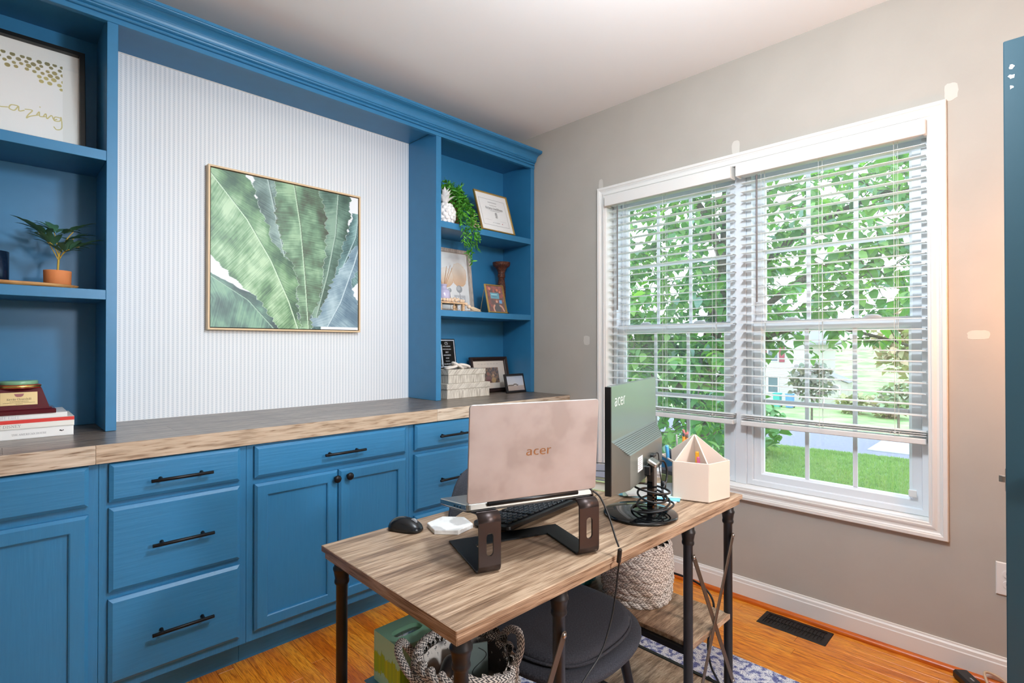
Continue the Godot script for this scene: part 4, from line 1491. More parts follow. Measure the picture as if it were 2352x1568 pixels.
	part(ms, "shell", pillow(0.033, 0.052, 2.3, 0.036, 0.006, mfn, 32, 8, 0.5), M["black gloss"] if false else mat("mouse black", rgb(22, 24, 27), 0.22))
	part(ms, "wheel", lathe([Vector2(0, -0.0035), Vector2(0.010, -0.0035), Vector2(0.011, 0), Vector2(0.010, 0.0035), Vector2(0, 0.0035)], 18), M["grey print"], Transform3D(Basis(Vector3(0, 0, 1), PI / 2), Vector3(0, 0.0245, 0.026)))
	part(ms, "button_gap", bx(0.0008, 0.002, 0.02, 0.0), M["black gloss"], Transform3D(Basis(Vector3(1, 0, 0), 0.5), Vector3(0, 0.020, 0.038)))
	# ---- marble coaster
	var mb := mat("white marble", Color.WHITE, 0.3)
	tri_map(mb, ntex(noise(95, 0.012, 5), [rgb(196, 192, 188), rgb(238, 236, 232), rgb(244, 242, 238)], [0.3, 0.48, 1.0], 256), Vector3(4, 4, 4))
	var hx := PackedVector2Array()
	for k in 6:
		hx.append(Vector2(cos(TAU * k / 6), sin(TAU * k / 6)) * 0.066)
	single("coaster", prism(hx, 0.013, 0.0015), mb, "white marble hexagonal coaster beside the mouse", "coaster", Transform3D(Basis(Vector3.UP, deg_to_rad(12)) * Basis(Vector3(1, 0, 0), PI / 2), Vector3(0.928, DT + 0.0066, -1.188)))
	monitor()
	organizer()
	# ---- notebooks, folder and papers behind the monitor, with spectacles on top
	var green := mat("folder green", rgb(178, 190, 140), 0.7)
	var grey := mat("notebook grey", rgb(120, 118, 128), 0.6)
	book(Vector3(1.63, DT, -1.165), 12, Vector3(0.20, 0.034, 0.27), green, "pale green ring binder lying behind the monitor", "")
	book(Vector3(1.635, DT + 0.0345, -1.16), 16, Vector3(0.19, 0.014, 0.24), grey, "grey notebook lying on the green binder", "")
	glasses(Vector3(1.585, DT + 0.0487, -1.10), 35)
	var cols := [rgb(226, 230, 232), rgb(120, 190, 214), rgb(196, 222, 206), rgb(236, 236, 236)]
	var labs := ["sheet of white paper behind the monitor cables", "pale blue leaflet on the papers behind the monitor", "pale green leaflet on the papers behind the monitor", "white folded leaflet on top of the papers behind the monitor"]
	for k in 4:
		single("paper", bx(0.15, 0.0025, 0.20, 0.0), mat("paper %d" % k, cols[k], 0.8), labs[k], "paper", Transform3D(Basis(Vector3.UP, deg_to_rad(10 + 13 * k)), Vector3(1.635 + 0.006 * k, DT + 0.0016 + 0.0032 * k, -0.955 - 0.006 * k)), "papers behind the monitor")
	# ---- charger cable from the laptop over the desk edge
	var cb := thing("charger_cable", "thin black charging cable hanging over the desk edge", "cable", Vector3.ZERO)
	part(cb, "lead", tube(curve([Vector3(1.082, 0.912, -0.80), Vector3(1.094, 0.895, -0.785), Vector3(1.096, 0.850, -0.760), Vector3(1.094, 0.810, -0.742), Vector3(1.090, 0.788, -0.728)], 6), 0.0024, 7), M["cable black"])
	part(cb, "plug", lathe([Vector2(0, 0), Vector2(0.0036, 0), Vector2(0.0045, 0.02), Vector2(0.003, 0.03), Vector2(0, 0.03)], 10), M["cable black"], Transform3D(Basis(Vector3(0.3, 0, 1).normalized(), -2.6), Vector3(1.079, 0.918, -0.806)))
	part(cb, "connector", bx(0.010, 0.036, 0.009, 0.002), M["cable black"], Transform3D(Basis(Vector3(1, 0, 0), 0.12), Vector3(1.0895, 0.767, -0.7265)), "small black inline connector")
	part(cb, "lead", tube(curve([Vector3(1.0895, 0.750, -0.7265), Vector3(1.088, 0.735, -0.728), Vector3(1.077, 0.670, -0.73), Vector3(1.057, 0.614, -0.73), Vector3(1.018, 0.558, -0.73), Vector3(0.959, 0.518, -0.735), Vector3(0.90, 0.47, -0.74), Vector3(0.87, 0.40, -0.745)], 6), 0.0022, 7), M["cable black"])


func glasses(p: Vector3, deg: float) -> void:
	var o := thing("spectacles", "dark framed spectacles lying on the grey notebook", "spectacles", p, deg_to_rad(deg))
	for s in [-1.0, 1.0]:
		var ring := []
		for k in 22:
			var a := TAU * k / 22
			ring.append(Vector3(s * 0.034 + cos(a) * 0.027, 0.024 + sin(a) * 0.021, 0.0))
		var r := part(o, "rim", tube(ring, 0.0016, 6, true), M["black plastic"])
		part(r, "lens", bx(0.046, 0.034, 0.001, 0.0), M["picture glass"], at(s * 0.034, 0.024, 0))
		part(o, "temple", tube(curve([Vector3(s * 0.062, 0.03, 0), Vector3(s * 0.064, 0.029, -0.08), Vector3(s * 0.060, 0.012, -0.125)], 5), 0.0016, 6), M["black plastic"])
	part(o, "bridge", tube(curve([Vector3(-0.008, 0.03, 0), Vector3(0, 0.034, 0.002), Vector3(0.008, 0.03, 0)], 4), 0.0016, 6), M["black plastic"])


func monitor() -> void:
	var o := thing("monitor", "black computer monitor turned away, back towards the room", "monitor", Vector3(1.432, DT, -0.885), deg_to_rad(16))
	var W := 0.49
	var H := 0.302
	var yb := 0.107
	var back := mat("monitor back", rgb(150, 158, 154), 0.30, 0.9)
	# thin upper panel and a thicker lower housing
	part(o, "panel", bx(W, H, 0.012, 0.002), back, at(0, yb + H / 2, -0.012))
	part(o, "screen", bx(W - 0.012, H - 0.02, 0.001, 0.0), M["black gloss"], at(0, yb + H / 2 + 0.004, -0.0185))
	part(o, "side_edge", bx(0.006, H - 0.004, 0.018, 0.001), M["black plastic"], at(-W / 2 - 0.002, yb + H / 2, -0.013))
	var st := stool()
	var z0 := -0.006
	var z1 := 0.030
	var w1 := W / 2 - 0.004
	var w0 := W / 2 - 0.06
	var ya := yb + 0.002
	var yt := yb + 0.150
	var f := [Vector3(-w1, ya, z0), Vector3(w1, ya, z0), Vector3(w1, yt, z0), Vector3(-w1, yt, z0)]
	var b := [Vector3(-w0, ya + 0.008, z1), Vector3(w0, ya + 0.008, z1), Vector3(w0, yt - 0.045, z1), Vector3(-w0, yt - 0.045, z1)]
	quad(st, b[0], b[1], b[2], b[3], Vector3(0, 0, 1))
	quad(st, f[3], f[2], b[2], b[3], Vector3(0, 1, 0.5))
	quad(st, f[0], f[1], b[1], b[0], Vector3(0, -1, 0))
	quad(st, f[0], f[3], b[3], b[0], Vector3(-1, 0, 0.3))
	quad(st, f[1], f[2], b[2], b[1], Vector3(1, 0, 0.3))
	var hs := part(o, "housing", done(st), back)
	for k in 9:
		part(hs, "vent_rib", bx(2 * w0 + 0.09 - k * 0.008, 0.0014, 0.0014, 0.0), M["black plastic"], at(0, yt - 0.006 - k * 0.0044, z0 + 0.0045 + k * 0.0035))
	var sl := part(hs, "rating_label", bx(0.05, 0.042, 0.0006, 0.0), M["paper white"], at(-0.085, ya + 0.062, z1 + 0.0004), "white rating label")
	for k in 6:
		part(sl, "print_line", bx(0.03 if k % 2 == 0 else 0.04, 0.0018, 0.0003, 0.0), M["grey print"], at(-0.003, 0.016 - k * 0.006, 0.0004))
	text(o, "acer", 0.042, mat("logo pale", rgb(196, 206, 202), 0.4), rot(-0.165, yb + H - 0.045, -0.0056, Vector3.ZERO), false, 1.2)
	# neck and round glossy foot
	var neck := part(o, "neck", bx(0.040, 0.150, 0.022, 0.004), M["black gloss"], at(-0.012, 0.085, 0.046))
	part(neck, "neck_cap", bx(0.044, 0.014, 0.030, 0.003), M["satin nickel"], Transform3D(Basis(Vector3(1, 0, 0), 0.5), Vector3(0, 0.078, 0.004)))
	part(o, "mount_arm", bx(0.05, 0.03, 0.03, 0.003), M["black plastic"], at(-0.012, 0.14, 0.032))
	part(o, "foot", lathe([Vector2(0, 0.0), Vector2(0.108, 0.0), Vector2(0.112, 0.003), Vector2(0.112, 0.007), Vector2(0.106, 0.010), Vector2(0.06, 0.014), Vector2(0, 0.017)], 48), M["black gloss"], at(-0.02, 0.0, 0.012))
	# cables plugged into the back and coiled round the neck
	var cb := thing("monitor_cable", "black cables coiled round the neck of the monitor stand", "cable", o.position, o.rotation.y)
	for k in 4:
		var pts := []
		var ry := [0.028, 0.036, 0.062, 0.085][k] as float
		var R := [0.072, 0.056, 0.050, 0.062][k] as float
		for j in 26:
			var a := TAU * j / 26
			pts.append(Vector3(-0.010 + cos(a) * R + 0.012 * sin(k * 1.7), ry + 0.010 * sin(a + k * 1.3), 0.047 + sin(a) * R * 0.86))
		part(cb, "coil", tube(pts, 0.0032, 7, true), M["cable black"])
	part(cb, "lead", tube(curve([Vector3(0.055, 0.150, 0.040), Vector3(0.078, 0.150, 0.060), Vector3(0.096, 0.120, 0.066), Vector3(0.088, 0.085, 0.066), Vector3(0.058, 0.055, 0.060), Vector3(0.045, 0.030, 0.075)], 7), 0.0034, 7), M["cable black"])
	part(cb, "lead", tube(curve([Vector3(0.060, 0.172, 0.034), Vector3(0.082, 0.172, 0.042), Vector3(0.084, 0.13, 0.045), Vector3(0.086, 0.09, 0.05), Vector3(0.08, 0.04, 0.06)], 7), 0.0018, 6), M["cable black"])
	part(cb, "plug", bx(0.038, 0.013, 0.015, 0.003), M["cable black"], at(0.036, 0.150, 0.040))
	part(cb, "plug", bx(0.030, 0.012, 0.014, 0.003), M["cable black"], at(0.045, 0.172, 0.035))
	part(cb, "ferrite", lathe([Vector2(0, 0), Vector2(0.009, 0.002), Vector2(0.009, 0.026), Vector2(0, 0.028)], 12), M["cable black"], at(0.085, 0.058, 0.058))


func organizer() -> void:
	var tan_ := mat("organizer beige", rgb(214, 196, 182), 0.5)
	var c := Vector3(1.744, DT, -0.852)
	var o := thing("desk_organizer", "beige hexagonal desk organizer with peaked dividers", "organizer", c, -atan2(-0.022, -0.112))
	var R := 0.1145
	var h := 0.126
	for k in 6:
		var a0 := TAU * k / 6
		var a1 := TAU * (k + 1) / 6
		var p0 := Vector3(cos(a0), 0, sin(a0)) * R
		var p1 := Vector3(cos(a1), 0, sin(a1)) * R
		var mid := (p0 + p1) / 2
		var nrm := mid.normalized()
		var b := Basis((p1 - p0).normalized(), Vector3.UP, (p1 - p0).normalized().cross(Vector3.UP))
		var wall := part(o, "wall_panel", bx(R - 0.0008, h, 0.0045, 0.001), tan_, Transform3D(b, mid - nrm * 0.0022 + Vector3(0, h / 2 + 0.004, 0)))
		if k == 0:
			var mir := mat("organizer mirror", rgb(150, 156, 160), 0.06, 1.0)
			part(wall, "mirror_face", bx(R - 0.012, h - 0.012, 0.0012, 0.0003), mir, at(0, 0, 0.0024 * (1 if b.z.dot(nrm) > 0 else -1)), "dark mirrored panel")
		var fin := prism(PackedVector2Array([Vector2(0, 0.004), Vector2(R - 0.004, 0.004), Vector2(R - 0.004, h - 0.002), Vector2(0.004, 0.208), Vector2(0, 0.208)]), 0.0042, 0.0006)
		part(o, "divider", fin, tan_, Transform3D(Basis(Vector3(cos(a0), 0, sin(a0)), Vector3.UP, Vector3(cos(a0), 0, sin(a0)).cross(Vector3.UP)), Vector3.ZERO))
	var base := PackedVector2Array()
	for k in 6:
		base.append(Vector2(cos(TAU * k / 6), sin(TAU * k / 6)) * (R - 0.004))
	part(o, "floor_panel", prism(base, 0.004, 0.0005), tan_, Transform3D(Basis(Vector3(1, 0, 0), PI / 2), Vector3(0, 0.0035, 0)))
	# what stands in it
	pen(c + Vector3(0.035, 0.006, -0.055), Vector3(0.02, 1, -0.02), 0.205, 0.0036, rgb(226, 130, 36), "orange pencil with a pink rubber in the organizer", "pencil", true)
	pen(c + Vector3(0.045, 0.006, -0.052), Vector3(0.03, 1, 0.0), 0.200, 0.0036, rgb(232, 140, 40), "orange pencil with a pink rubber in the organizer", "pencil", true)
	pen(c + Vector3(0.040, 0.006, -0.065), Vector3(0.01, 1, 0.01), 0.208, 0.0036, rgb(222, 124, 32), "orange pencil with a pink rubber in the organizer", "pencil", true)
	pen(c + Vector3(0.052, 0.006, -0.064), Vector3(0.03, 1, 0.01), 0.195, 0.0036, rgb(230, 134, 36), "orange pencil with a pink rubber in the organizer", "pencil", true)
	pen(c + Vector3(-0.045, 0.006, 0.042), Vector3(0.12, 1, -0.10), 0.135, 0.0065, rgb(206, 96, 130), "pink marker pen in the organizer", "pen", false)
	pen(c + Vector3(-0.034, 0.006, 0.030), Vector3(0.06, 1, -0.05), 0.150, 0.0070, rgb(230, 160, 30), "yellow highlighter pen in the organizer", "pen", false)
	pen(c + Vector3(-0.052, 0.006, -0.060), Vector3(-0.16, 1, -0.02), 0.168, 0.0055, rgb(74, 150, 200), "light blue marker pen in the organizer", "pen", false)
	pen(c + Vector3(-0.043, 0.006, -0.065), Vector3(-0.06, 1, -0.02), 0.150, 0.0055, rgb(36, 50, 66), "dark navy marker pen in the organizer", "pen", false)
	pen(c + Vector3(-0.010, 0.006, -0.055), Vector3(0.02, 1, -0.05), 0.195, 0.0030, rgb(170, 170, 170), "slim silver pen in the organizer", "pen", false)
	for k in 2:
		var q: Vector3 = [Vector3(0.035, 0.126, 0.058), Vector3(0.05, 0.126, 0.047)][k]
		var loop := []
		for j in 14:
			var a := TAU * j / 14
			loop.append(c + q + Vector3(cos(a) * 0.003, sin(a) * 0.012, sin(a) * 0.002))
		single("paper_clip", tube(loop, 0.0009, 5, true), M["bolt steel"], "shiny steel paper clip at the organizer's rim", "clip", Transform3D(), "paper clips in the organizer")


func pen(p: Vector3, d: Vector3, l: float, r: float, col: Color, label: String, kind: String, pencil: bool) -> void:
	d = d.normalized()
	var x := d.cross(Vector3(0, 0, 1)).normalized()
	var o := thing(kind, label, kind, p, 0.0, "pencils in the organizer" if pencil else "")
	o.transform.basis = Basis(x, d, x.cross(d))
	var key := "pen%s" % col.to_html()
	if not M.has(key):
		mat(key, col, 0.35)
	part(o, "barrel", lathe([Vector2(0, 0), Vector2(r * 0.4, 0.0), Vector2(r, 0.012), Vector2(r, l - 0.022), Vector2(r * 0.95, l - 0.022)], 8 if pencil else 14), M[key])
	if pencil:
		part(o, "ferrule", lathe([Vector2(r, l - 0.022), Vector2(r * 1.04, l - 0.02), Vector2(r * 1.04, l - 0.010), Vector2(r, l - 0.009)], 10), M["satin nickel"])
		if not M.has("rubber"):
			mat("rubber", rgb(206, 120, 116), 0.8)
		part(o, "rubber", lathe([Vector2(r * 0.98, l - 0.010), Vector2(r * 0.98, l - 0.001), Vector2(r * 0.8, l), Vector2(0, l)], 10), M["rubber"])
	else:
		part(o, "cap", lathe([Vector2(r * 1.08, l - 0.05), Vector2(r * 1.08, l - 0.004), Vector2(r * 0.8, l), Vector2(0, l)], 14), M[key])


# a closed book lying flat: size (along the spine is z unless told, thickness y)
func book(p: Vector3, deg: float, s: Vector3, cover: Material, label: String, spine: String, spine_mat: Material = null, group := "", em := 0.0) -> Node3D:
	var o := thing("book", label, "book", p, deg_to_rad(deg), group)
	var t := 0.0025
	part(o, "cover", bx(s.x, t, s.z, 0.0006), cover, at(0, t / 2, 0))
	part(o, "cover", bx(s.x, t, s.z, 0.0006), cover, at(0, s.y - t / 2, 0))
	part(o, "spine", bx(s.x, s.y, t, 0.0008), cover, at(0, s.y / 2, s.z / 2 - t / 2))
	part(o, "pages", bx(s.x - 0.008, s.y - 2 * t, s.z - 0.006, 0.0), M["page edge"], at(0, s.y / 2, -0.001))
	if spine != "":
		text(o, spine, em if em > 0.0 else s.y * 0.7, spine_mat, at(0, s.y / 2, s.z / 2 + 0.0002))
	return o


# ==================================================================== under and round the desk
func rope_tube(st: SurfaceTool, pts: Array, r: float, seg := 8, closed := false) -> void:
	var n := pts.size()
	var rings := []
	var lens := [0.0]
	var up := Vector3(0.1, 0.99, 0.1).normalized()
	for i in n:
		var a: Vector3 = pts[(i - 1 + n) % n] if closed else pts[maxi(i - 1, 0)]
		var b: Vector3 = pts[(i + 1) % n] if closed else pts[mini(i + 1, n - 1)]
		var t := (b - a).normalized()
		var u := (up - t * up.dot(t))
		if u.length() < 0.05:
			u = Vector3(1, 0, 0) - t * t.x
		u = u.normalized()
		up = u
		var w := t.cross(u)
		var ring := []
		for s in seg + 1:
			var an := TAU * s / seg
			ring.append(pts[i] + (u * cos(an) + w * sin(an)) * r)
		rings.append(ring)
		lens.append(lens[i] + pts[i].distance_to(pts[(i + 1) % n]))
	st.set_smooth_group(1)
	for i in (n if closed else n - 1):
		var j := (i + 1) % n
		for s in seg:
			var c := [[i, s, lens[i]], [i, s + 1, lens[i]], [j, s + 1, lens[i + 1]], [j, s, lens[i + 1]]]
			var mid: Vector3 = (rings[i][s] + rings[i][s + 1]) / 2.0 - pts[i]
			var order := [0, 1, 2, 0, 2, 3]
			var p0: Vector3 = rings[c[0][0]][c[0][1]]
			var p1: Vector3 = rings[c[1][0]][c[1][1]]
			var p2: Vector3 = rings[c[2][0]][c[2][1]]
			if (p2 - p0).cross(p1 - p0).dot(mid) < 0.0:
				order = [0, 2, 1, 0, 3, 2]
			for k in order:
				st.set_uv(Vector2(float(c[k][1]) / seg * 1.6, c[k][2] / (TAU * r) * 1.6))
				st.add_vertex(rings[c[k][0]][c[k][1]])
	st.set_smooth_group(-1)


func basket(p: Vector3, R: float, H: float, mt: Material, label: String, rows: int, around: int, handles: Array, slump: float) -> Node3D:
	var o := thing("rope_basket", label, "basket", p, 0.0)
	# chunky crochet: every stitch a short thick rope leaning over its neighbour
	var st := stool()
	var dy := H / rows
	for r in rows:
		for k in around:
			var a := TAU * (k + 0.5 * (r % 2)) / around
			var sag := slump * pow(maxf(cos(a - 0.9), 0.0), 4.0) * (float(r) / rows)
			var y := dy * (r + 0.5) - sag
			var rr := R * (0.93 + 0.09 * sin(PI * (r + 0.7) / (rows + 0.5)))
			var pts := []
			for j in 5:
				var t := (j - 2) / 2.0
				var an := a + t * TAU / around * 0.78
				var out := rr + 0.010 * (1.0 - t * t)
				pts.append(Vector3(cos(an) * out, y + t * dy * 0.42 * (1 if r % 2 == 0 else -1), sin(an) * out))
			rope_tube(st, pts, dy * 0.56, 7)
	part(o, "woven_wall", done(st), mt)
	part(o, "lining", lathe([Vector2(0, 0.006), Vector2(R * 0.92, 0.006), Vector2(R * 0.94, H * 0.5), Vector2(R * 0.92, H - slump * 0.75)], 32), mt)
	for h in handles:
		var s2 := stool()
		rope_tube(s2, curve(h, 7), 0.0095, 9)
		part(o, "handle", done(s2), mt)
	return o


func build_under_desk() -> void:
	var rg := thing("area_rug", "cream rug with a worn violet-blue pattern under the desk", "rug", Vector3(1.60, 0, -0.95))
	part(rg, "pile", bx(1.14, 0.006, 1.62, 0.002), M["rug pile"], at(0, 0.0032, 0))
	part(rg, "binding", loops(1.146, 1.626, [Vector2(0, -0.0025), Vector2(0, 0.0026), Vector2(0.008, 0.0032), Vector2(0.008, -0.0025)]), M["rug pile"], Transform3D(Basis(Vector3(1, 0, 0), -PI / 2), Vector3(0, 0.0032, 0)))
	# right-hand basket and the bag beside it, on the right tower's upper shelf
	basket(Vector3(1.712, 0.355, -1.065), 0.112, 0.205, M["rope cotton pale"], "pale chunky rope basket on the shelf at the window end of the desk", 9, 19, [], 0.0)
	var bag := thing("teal_bag", "crumpled teal nylon bag beside the pale rope basket", "bag", Vector3(1.645, 0.355, -1.262), deg_to_rad(10))
	var nz := noise(5, 9.0, 2)
	var lump := func(q: Vector3) -> Vector3:
		var v := Vector3(q.x, 0.075 + q.y, q.z)
		v += Vector3(nz.get_noise_3dv(v * 2.0), 0.5 * nz.get_noise_3dv(v * 2.0 + Vector3(5, 0, 0)), nz.get_noise_3dv(v * 2.0 + Vector3(0, 7, 0))) * 0.030
		v.y = maxf(v.y, 0.001)
		return v
	part(bag, "body", pillow(0.115, 0.085, 2.5, 0.045, 0.04, lump, 48, 14, 0.5), M["teal nylon"])
	part(bag, "strap", tube(curve([Vector3(0.07, 0.13, 0.03), Vector3(0.09, 0.18, 0.03), Vector3(0.0, 0.20, 0.02), Vector3(-0.08, 0.17, 0.03), Vector3(-0.06, 0.12, 0.03)], 6), 0.006, 7), M["teal nylon"])
	# left-hand basket with handles, a card and black odds and ends
	var bp := Vector3(0.800, 0.355, -0.965)
	basket(bp, 0.112, 0.205, M["rope cotton"], "grey and white chevron rope basket with loop handles", 11, 22, [
		[Vector3(-0.06, 0.155, -0.105), Vector3(-0.085, 0.200, -0.135), Vector3(-0.118, 0.205, -0.105), Vector3(-0.128, 0.185, -0.050), Vector3(-0.112, 0.160, -0.012)],
		[Vector3(0.112, 0.165, -0.012), Vector3(0.130, 0.205, 0.012), Vector3(0.128, 0.215, 0.052), Vector3(0.106, 0.195, 0.080), Vector3(0.085, 0.165, 0.082)]], 0.035)
	var card := thing("gift_card_box", "dark green card with a looping line drawing in the basket", "card", bp + Vector3(0.045, 0.10, -0.020), deg_to_rad(-28))
	part(card, "card", bx(0.07, 0.135, 0.006, 0.001), mat("card green", rgb(92, 104, 100), 0.7), Transform3D(Basis(Vector3(1, 0, 0), -0.12), Vector3(0, 0.02, 0)))
	var lp := []
	for k in 44:
		var t := k / 43.0
		lp.append(Vector3(0.012 + 0.020 * sin(t * 9.0) * (1.0 - 0.3 * t), 0.078 - 0.105 * t, 0.0042 - (0.078 - 0.105 * t - 0.02) * 0.12))
	part(card, "line_drawing", tube(lp, 0.0007, 4), M["black print"])
	text(card, "AEDIF", 0.010, M["black print"], rot(-0.027, 0.020, 0.0046, Vector3(-7, 0, 90)))
	single("black_pouch", pillow(0.055, 0.045, 2.6, 0.02, 0.02, func(q: Vector3) -> Vector3: return q, 28, 6, 0.5), M["black plastic"], "black zip pouch inside the chevron basket", "pouch", Transform3D(Basis.from_euler(Vector3(-0.3, 0.6, 0.2)), bp + Vector3(-0.03, 0.135, -0.02)))
	# books and tissues at the back of the same shelf
	var w1 := mat("cover white", rgb(232, 232, 230), 0.5)
	book(Vector3(0.762, 0.355, -1.172), 90, Vector3(0.155, 0.022, 0.19), mat("cover grey", rgb(150, 152, 156), 0.5), "grey book at the bottom of the stack under the tissue box", "")
	var kb := book(Vector3(0.766, 0.3775, -1.168), -90, Vector3(0.150, 0.022, 0.19), w1, "white and orange paperback under the tissue box", "")
	var org := part(kb, "orange_band", bx(0.150, 0.011, 0.0006, 0.0), mat("orange print", rgb(226, 156, 40), 0.5), at(0, 0.0165, 0.0953), "orange spine band")
	text(org, "KRISTA", 0.0135, mat("red print", rgb(150, 40, 34), 0.6), at(-0.035, 0, 0.0005))
	text(org, "VASQUEZ", 0.0125, mat("sand print", rgb(240, 206, 130), 0.6), at(0.030, 0, 0.0005))
	book(Vector3(0.770, 0.4000, -1.166), 90, Vector3(0.148, 0.012, 0.165), mat("cover blue", rgb(70, 120, 140), 0.5), "thin blue book directly under the tissue box", "")
	tissue_box(Vector3(0.770, 0.4125, -1.166))
	# power lead and adapter at the window end of the desk
	var pc := thing("power_lead", "black power lead trailing from the desk's window end to the floor", "cable", Vector3.ZERO)
	part(pc, "lead", tube(curve([Vector3(1.78, 0.39, -1.23), Vector3(1.85, 0.40, -1.08), Vector3(1.885, 0.395, -0.98), Vector3(1.90, 0.375, -0.90), Vector3(1.905, 0.33, -0.86), Vector3(1.90, 0.26, -0.86), Vector3(1.885, 0.18, -0.87), Vector3(1.885, 0.10, -0.86), Vector3(1.91, 0.03, -0.84), Vector3(1.95, 0.012, -0.90)], 7), 0.0042, 8), M["cable black"])
	part(pc, "plug_body", bx(0.03, 0.045, 0.028, 0.005), M["white plastic"], at(1.902, 0.245, -0.86), "white plug")
	# floor register by the window wall
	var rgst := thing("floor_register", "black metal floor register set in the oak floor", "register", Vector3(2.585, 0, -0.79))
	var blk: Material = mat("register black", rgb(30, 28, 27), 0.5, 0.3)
	part(rgst, "frame", loops(0.135, 0.285, [Vector2(0, 0), Vector2(0.002, 0.003), Vector2(0.020, 0.004), Vector2(0.021, -0.004)]), blk, Transform3D(Basis(Vector3(1, 0, 0), -PI / 2), Vector3(0, 0.0005, 0)))
	part(rgst, "shade_plate", bx(0.094, 0.002, 0.245, 0.0), blk, at(0, 0.0006, 0))  # flat dark plate in place of the shaded hollow under the louvres
	for k in 17:
		part(rgst, "louvre", bx(0.092, 0.0035, 0.0022, 0.0004), blk, Transform3D(Basis(Vector3(1, 0, 0), 0.5), Vector3(0, 0.0034, -0.114 + k * 0.01425)))
	part(rgst, "louvre_bar", bx(0.0025, 0.003, 0.244, 0.0004), blk, at(0, 0.0032, 0))
	# black adapter and a beige lead by the door
	var ad := thing("power_adapter", "black power adapter on the floor beside the baseboard", "adapter", Vector3(2.615, 0, -0.195), deg_to_rad(35))
	part(ad, "body", bx(0.10, 0.034, 0.055, 0.008), M["black plastic"], at(0, 0.017, 0))
	part(ad, "led_strip", bx(0.02, 0.001, 0.006, 0.0), M["grey print"], at(-0.02, 0.0345, 0))
	single("beige_lead", tube(curve([Vector3(2.60, 0.036, -0.14), Vector3(2.66, 0.05, -0.15), Vector3(2.672, 0.035, -0.10), Vector3(2.60, 0.006, -0.04), Vector3(2.45, 0.006, 0.10)], 8), 0.0045, 8), mat("beige rubber", rgb(206, 180, 152), 0.6), "beige lead looping over the black adapter", "cable")


func tissue_box(p: Vector3) -> void:
	var o := thing("tissue_box", "green tissue box with a lime printed band on the books", "tissue box", p)
	var w := 0.122
	var d := 0.122
	var h := 0.127
	var im := Image.create(128, 128, false, Image.FORMAT_RGB8)
	im.fill(rgb(170, 210, 178))
	var nn := noise(77, 0.05, 3)
	for x in 128:
		var band := x / 18
		var top := 52 + int(6 * sin(band * 2.3)) + int(nn.get_noise_1d(x * 4.0) * 8)
		var bot := 100 + int(7 * sin(band * 1.7 + 1.0)) + int(nn.get_noise_1d(x * 4.0 + 300) * 8)
		for y in range(top, bot):
			im.set_pixel(x, y, rgb(160, 190, 40).lerp(rgb(198, 200, 36), fposmod(sin(band * 12.9) * 43.7, 1.0)))
		if x % 18 == 3 or x % 18 == 15:
			for y in range(top - 5, bot + 3):
				im.set_pixel(x, clampi(y, 0, 127), rgb(110, 140, 70))
	var side := img_mat("tissue print", im, 0.6)
	for k in 4:
		part(o, "side", sheet_thick(w, h), side, Transform3D(Basis(Vector3.UP, PI / 2 * k), Basis(Vector3.UP, PI / 2 * k) * Vector3(0, h / 2, d / 2)))
	# lid with an oval mouth
	var st := stool()
	var n := 40
	for k in n:
		var a0 := TAU * k / n
		var a1 := TAU * (k + 1) / n
		var q := []
		for a in [a0, a1]:
			var s := 1.0 / maxf(absf(cos(a)), absf(sin(a)))
			q.append([Vector3(cos(a) * s * w / 2, h, sin(a) * s * d / 2), Vector3(pow(absf(cos(a)), 0.6) * signf(cos(a)) * 0.042, h, pow(absf(sin(a)), 0.7) * signf(sin(a)) * 0.020)])
		quad(st, q[0][0], q[1][0], q[1][1], q[0][1], Vector3.UP)
		quad(st, q[0][1], q[1][1], q[1][1] - Vector3(0, 0.012, 0), q[0][1] - Vector3(0, 0.012, 0), -q[0][1] + Vector3(0, h, 0))
	part(o, "top", done(st), mat("tissue green", rgb(128, 182, 150), 0.6))
	part(o, "bottom", bx(w - 0.002, 0.001, d - 0.002, 0.0), M["tissue green"], at(0, 0.001, 0))
	part(o, "mouth_film", bx(0.10, 0.0006, 0.06, 0.0), M["picture glass"], at(0, h - 0.010, 0), "clear plastic film over the mouth")


func sheet_thick(w: float, h: float) -> ArrayMesh:
	return sheet(w, h)


# ==================================================================== on the walls
func build_wall_things() -> void:
	var o := thing("wall_painting", "large framed painting of green banana leaves on the wallpaper", "painting", Vector3(1.106, 1.746, BZ + 0.002))
	var W := 0.785
	var H := 0.782
	part(o, "frame", loops(W, H, [Vector2(0, 0), Vector2(0, 0.036), Vector2(0.001, 0.037), Vector2(0.008, 0.037), Vector2(0.0088, 0.036), Vector2(0.0088, 0.0)]), mat("pale oak", rgb(222, 192, 152), 0.5), Transform3D(), "thin pale wood frame")
	part(o, "canvas", bx(W - 0.026, H - 0.026, 0.028, 0.001), mat("canvas edge", rgb(40, 56, 52), 0.7), at(0, 0, 0.0148))
	part(o, "picture", sheet(W - 0.026, H - 0.026), img_mat("leaf picture", leaf_picture(), 0.42), at(0, 0, 0.0292))
	part(o, "backing", bx(W - 0.004, H - 0.004, 0.002, 0.0), M["black plastic"], at(0, 0, 0.001))
	# outlet by the door
	var ol := thing("wall_outlet", "white double outlet plate low on the wall by the door", "outlet", Vector3(WX - 0.001, 0.405, -0.085), -PI / 2)
	part(ol, "plate", loops(0.072, 0.122, [Vector2(0, 0), Vector2(0, 0.003), Vector2(0.003, 0.006)], true), M["white plastic"])
	for s in [-1.0, 1.0]:
		var r := part(ol, "socket", prism(rounded(0.033, 0.028, 0.012), 0.004, 0.0008), M["white plastic"], at(0, s * 0.0195, 0.007))
		for q in [-0.006, 0.006]:
			part(r, "slot", bx(0.002, 0.008, 0.001, 0.0), M["black print"], at(q, 0.002, 0.002))


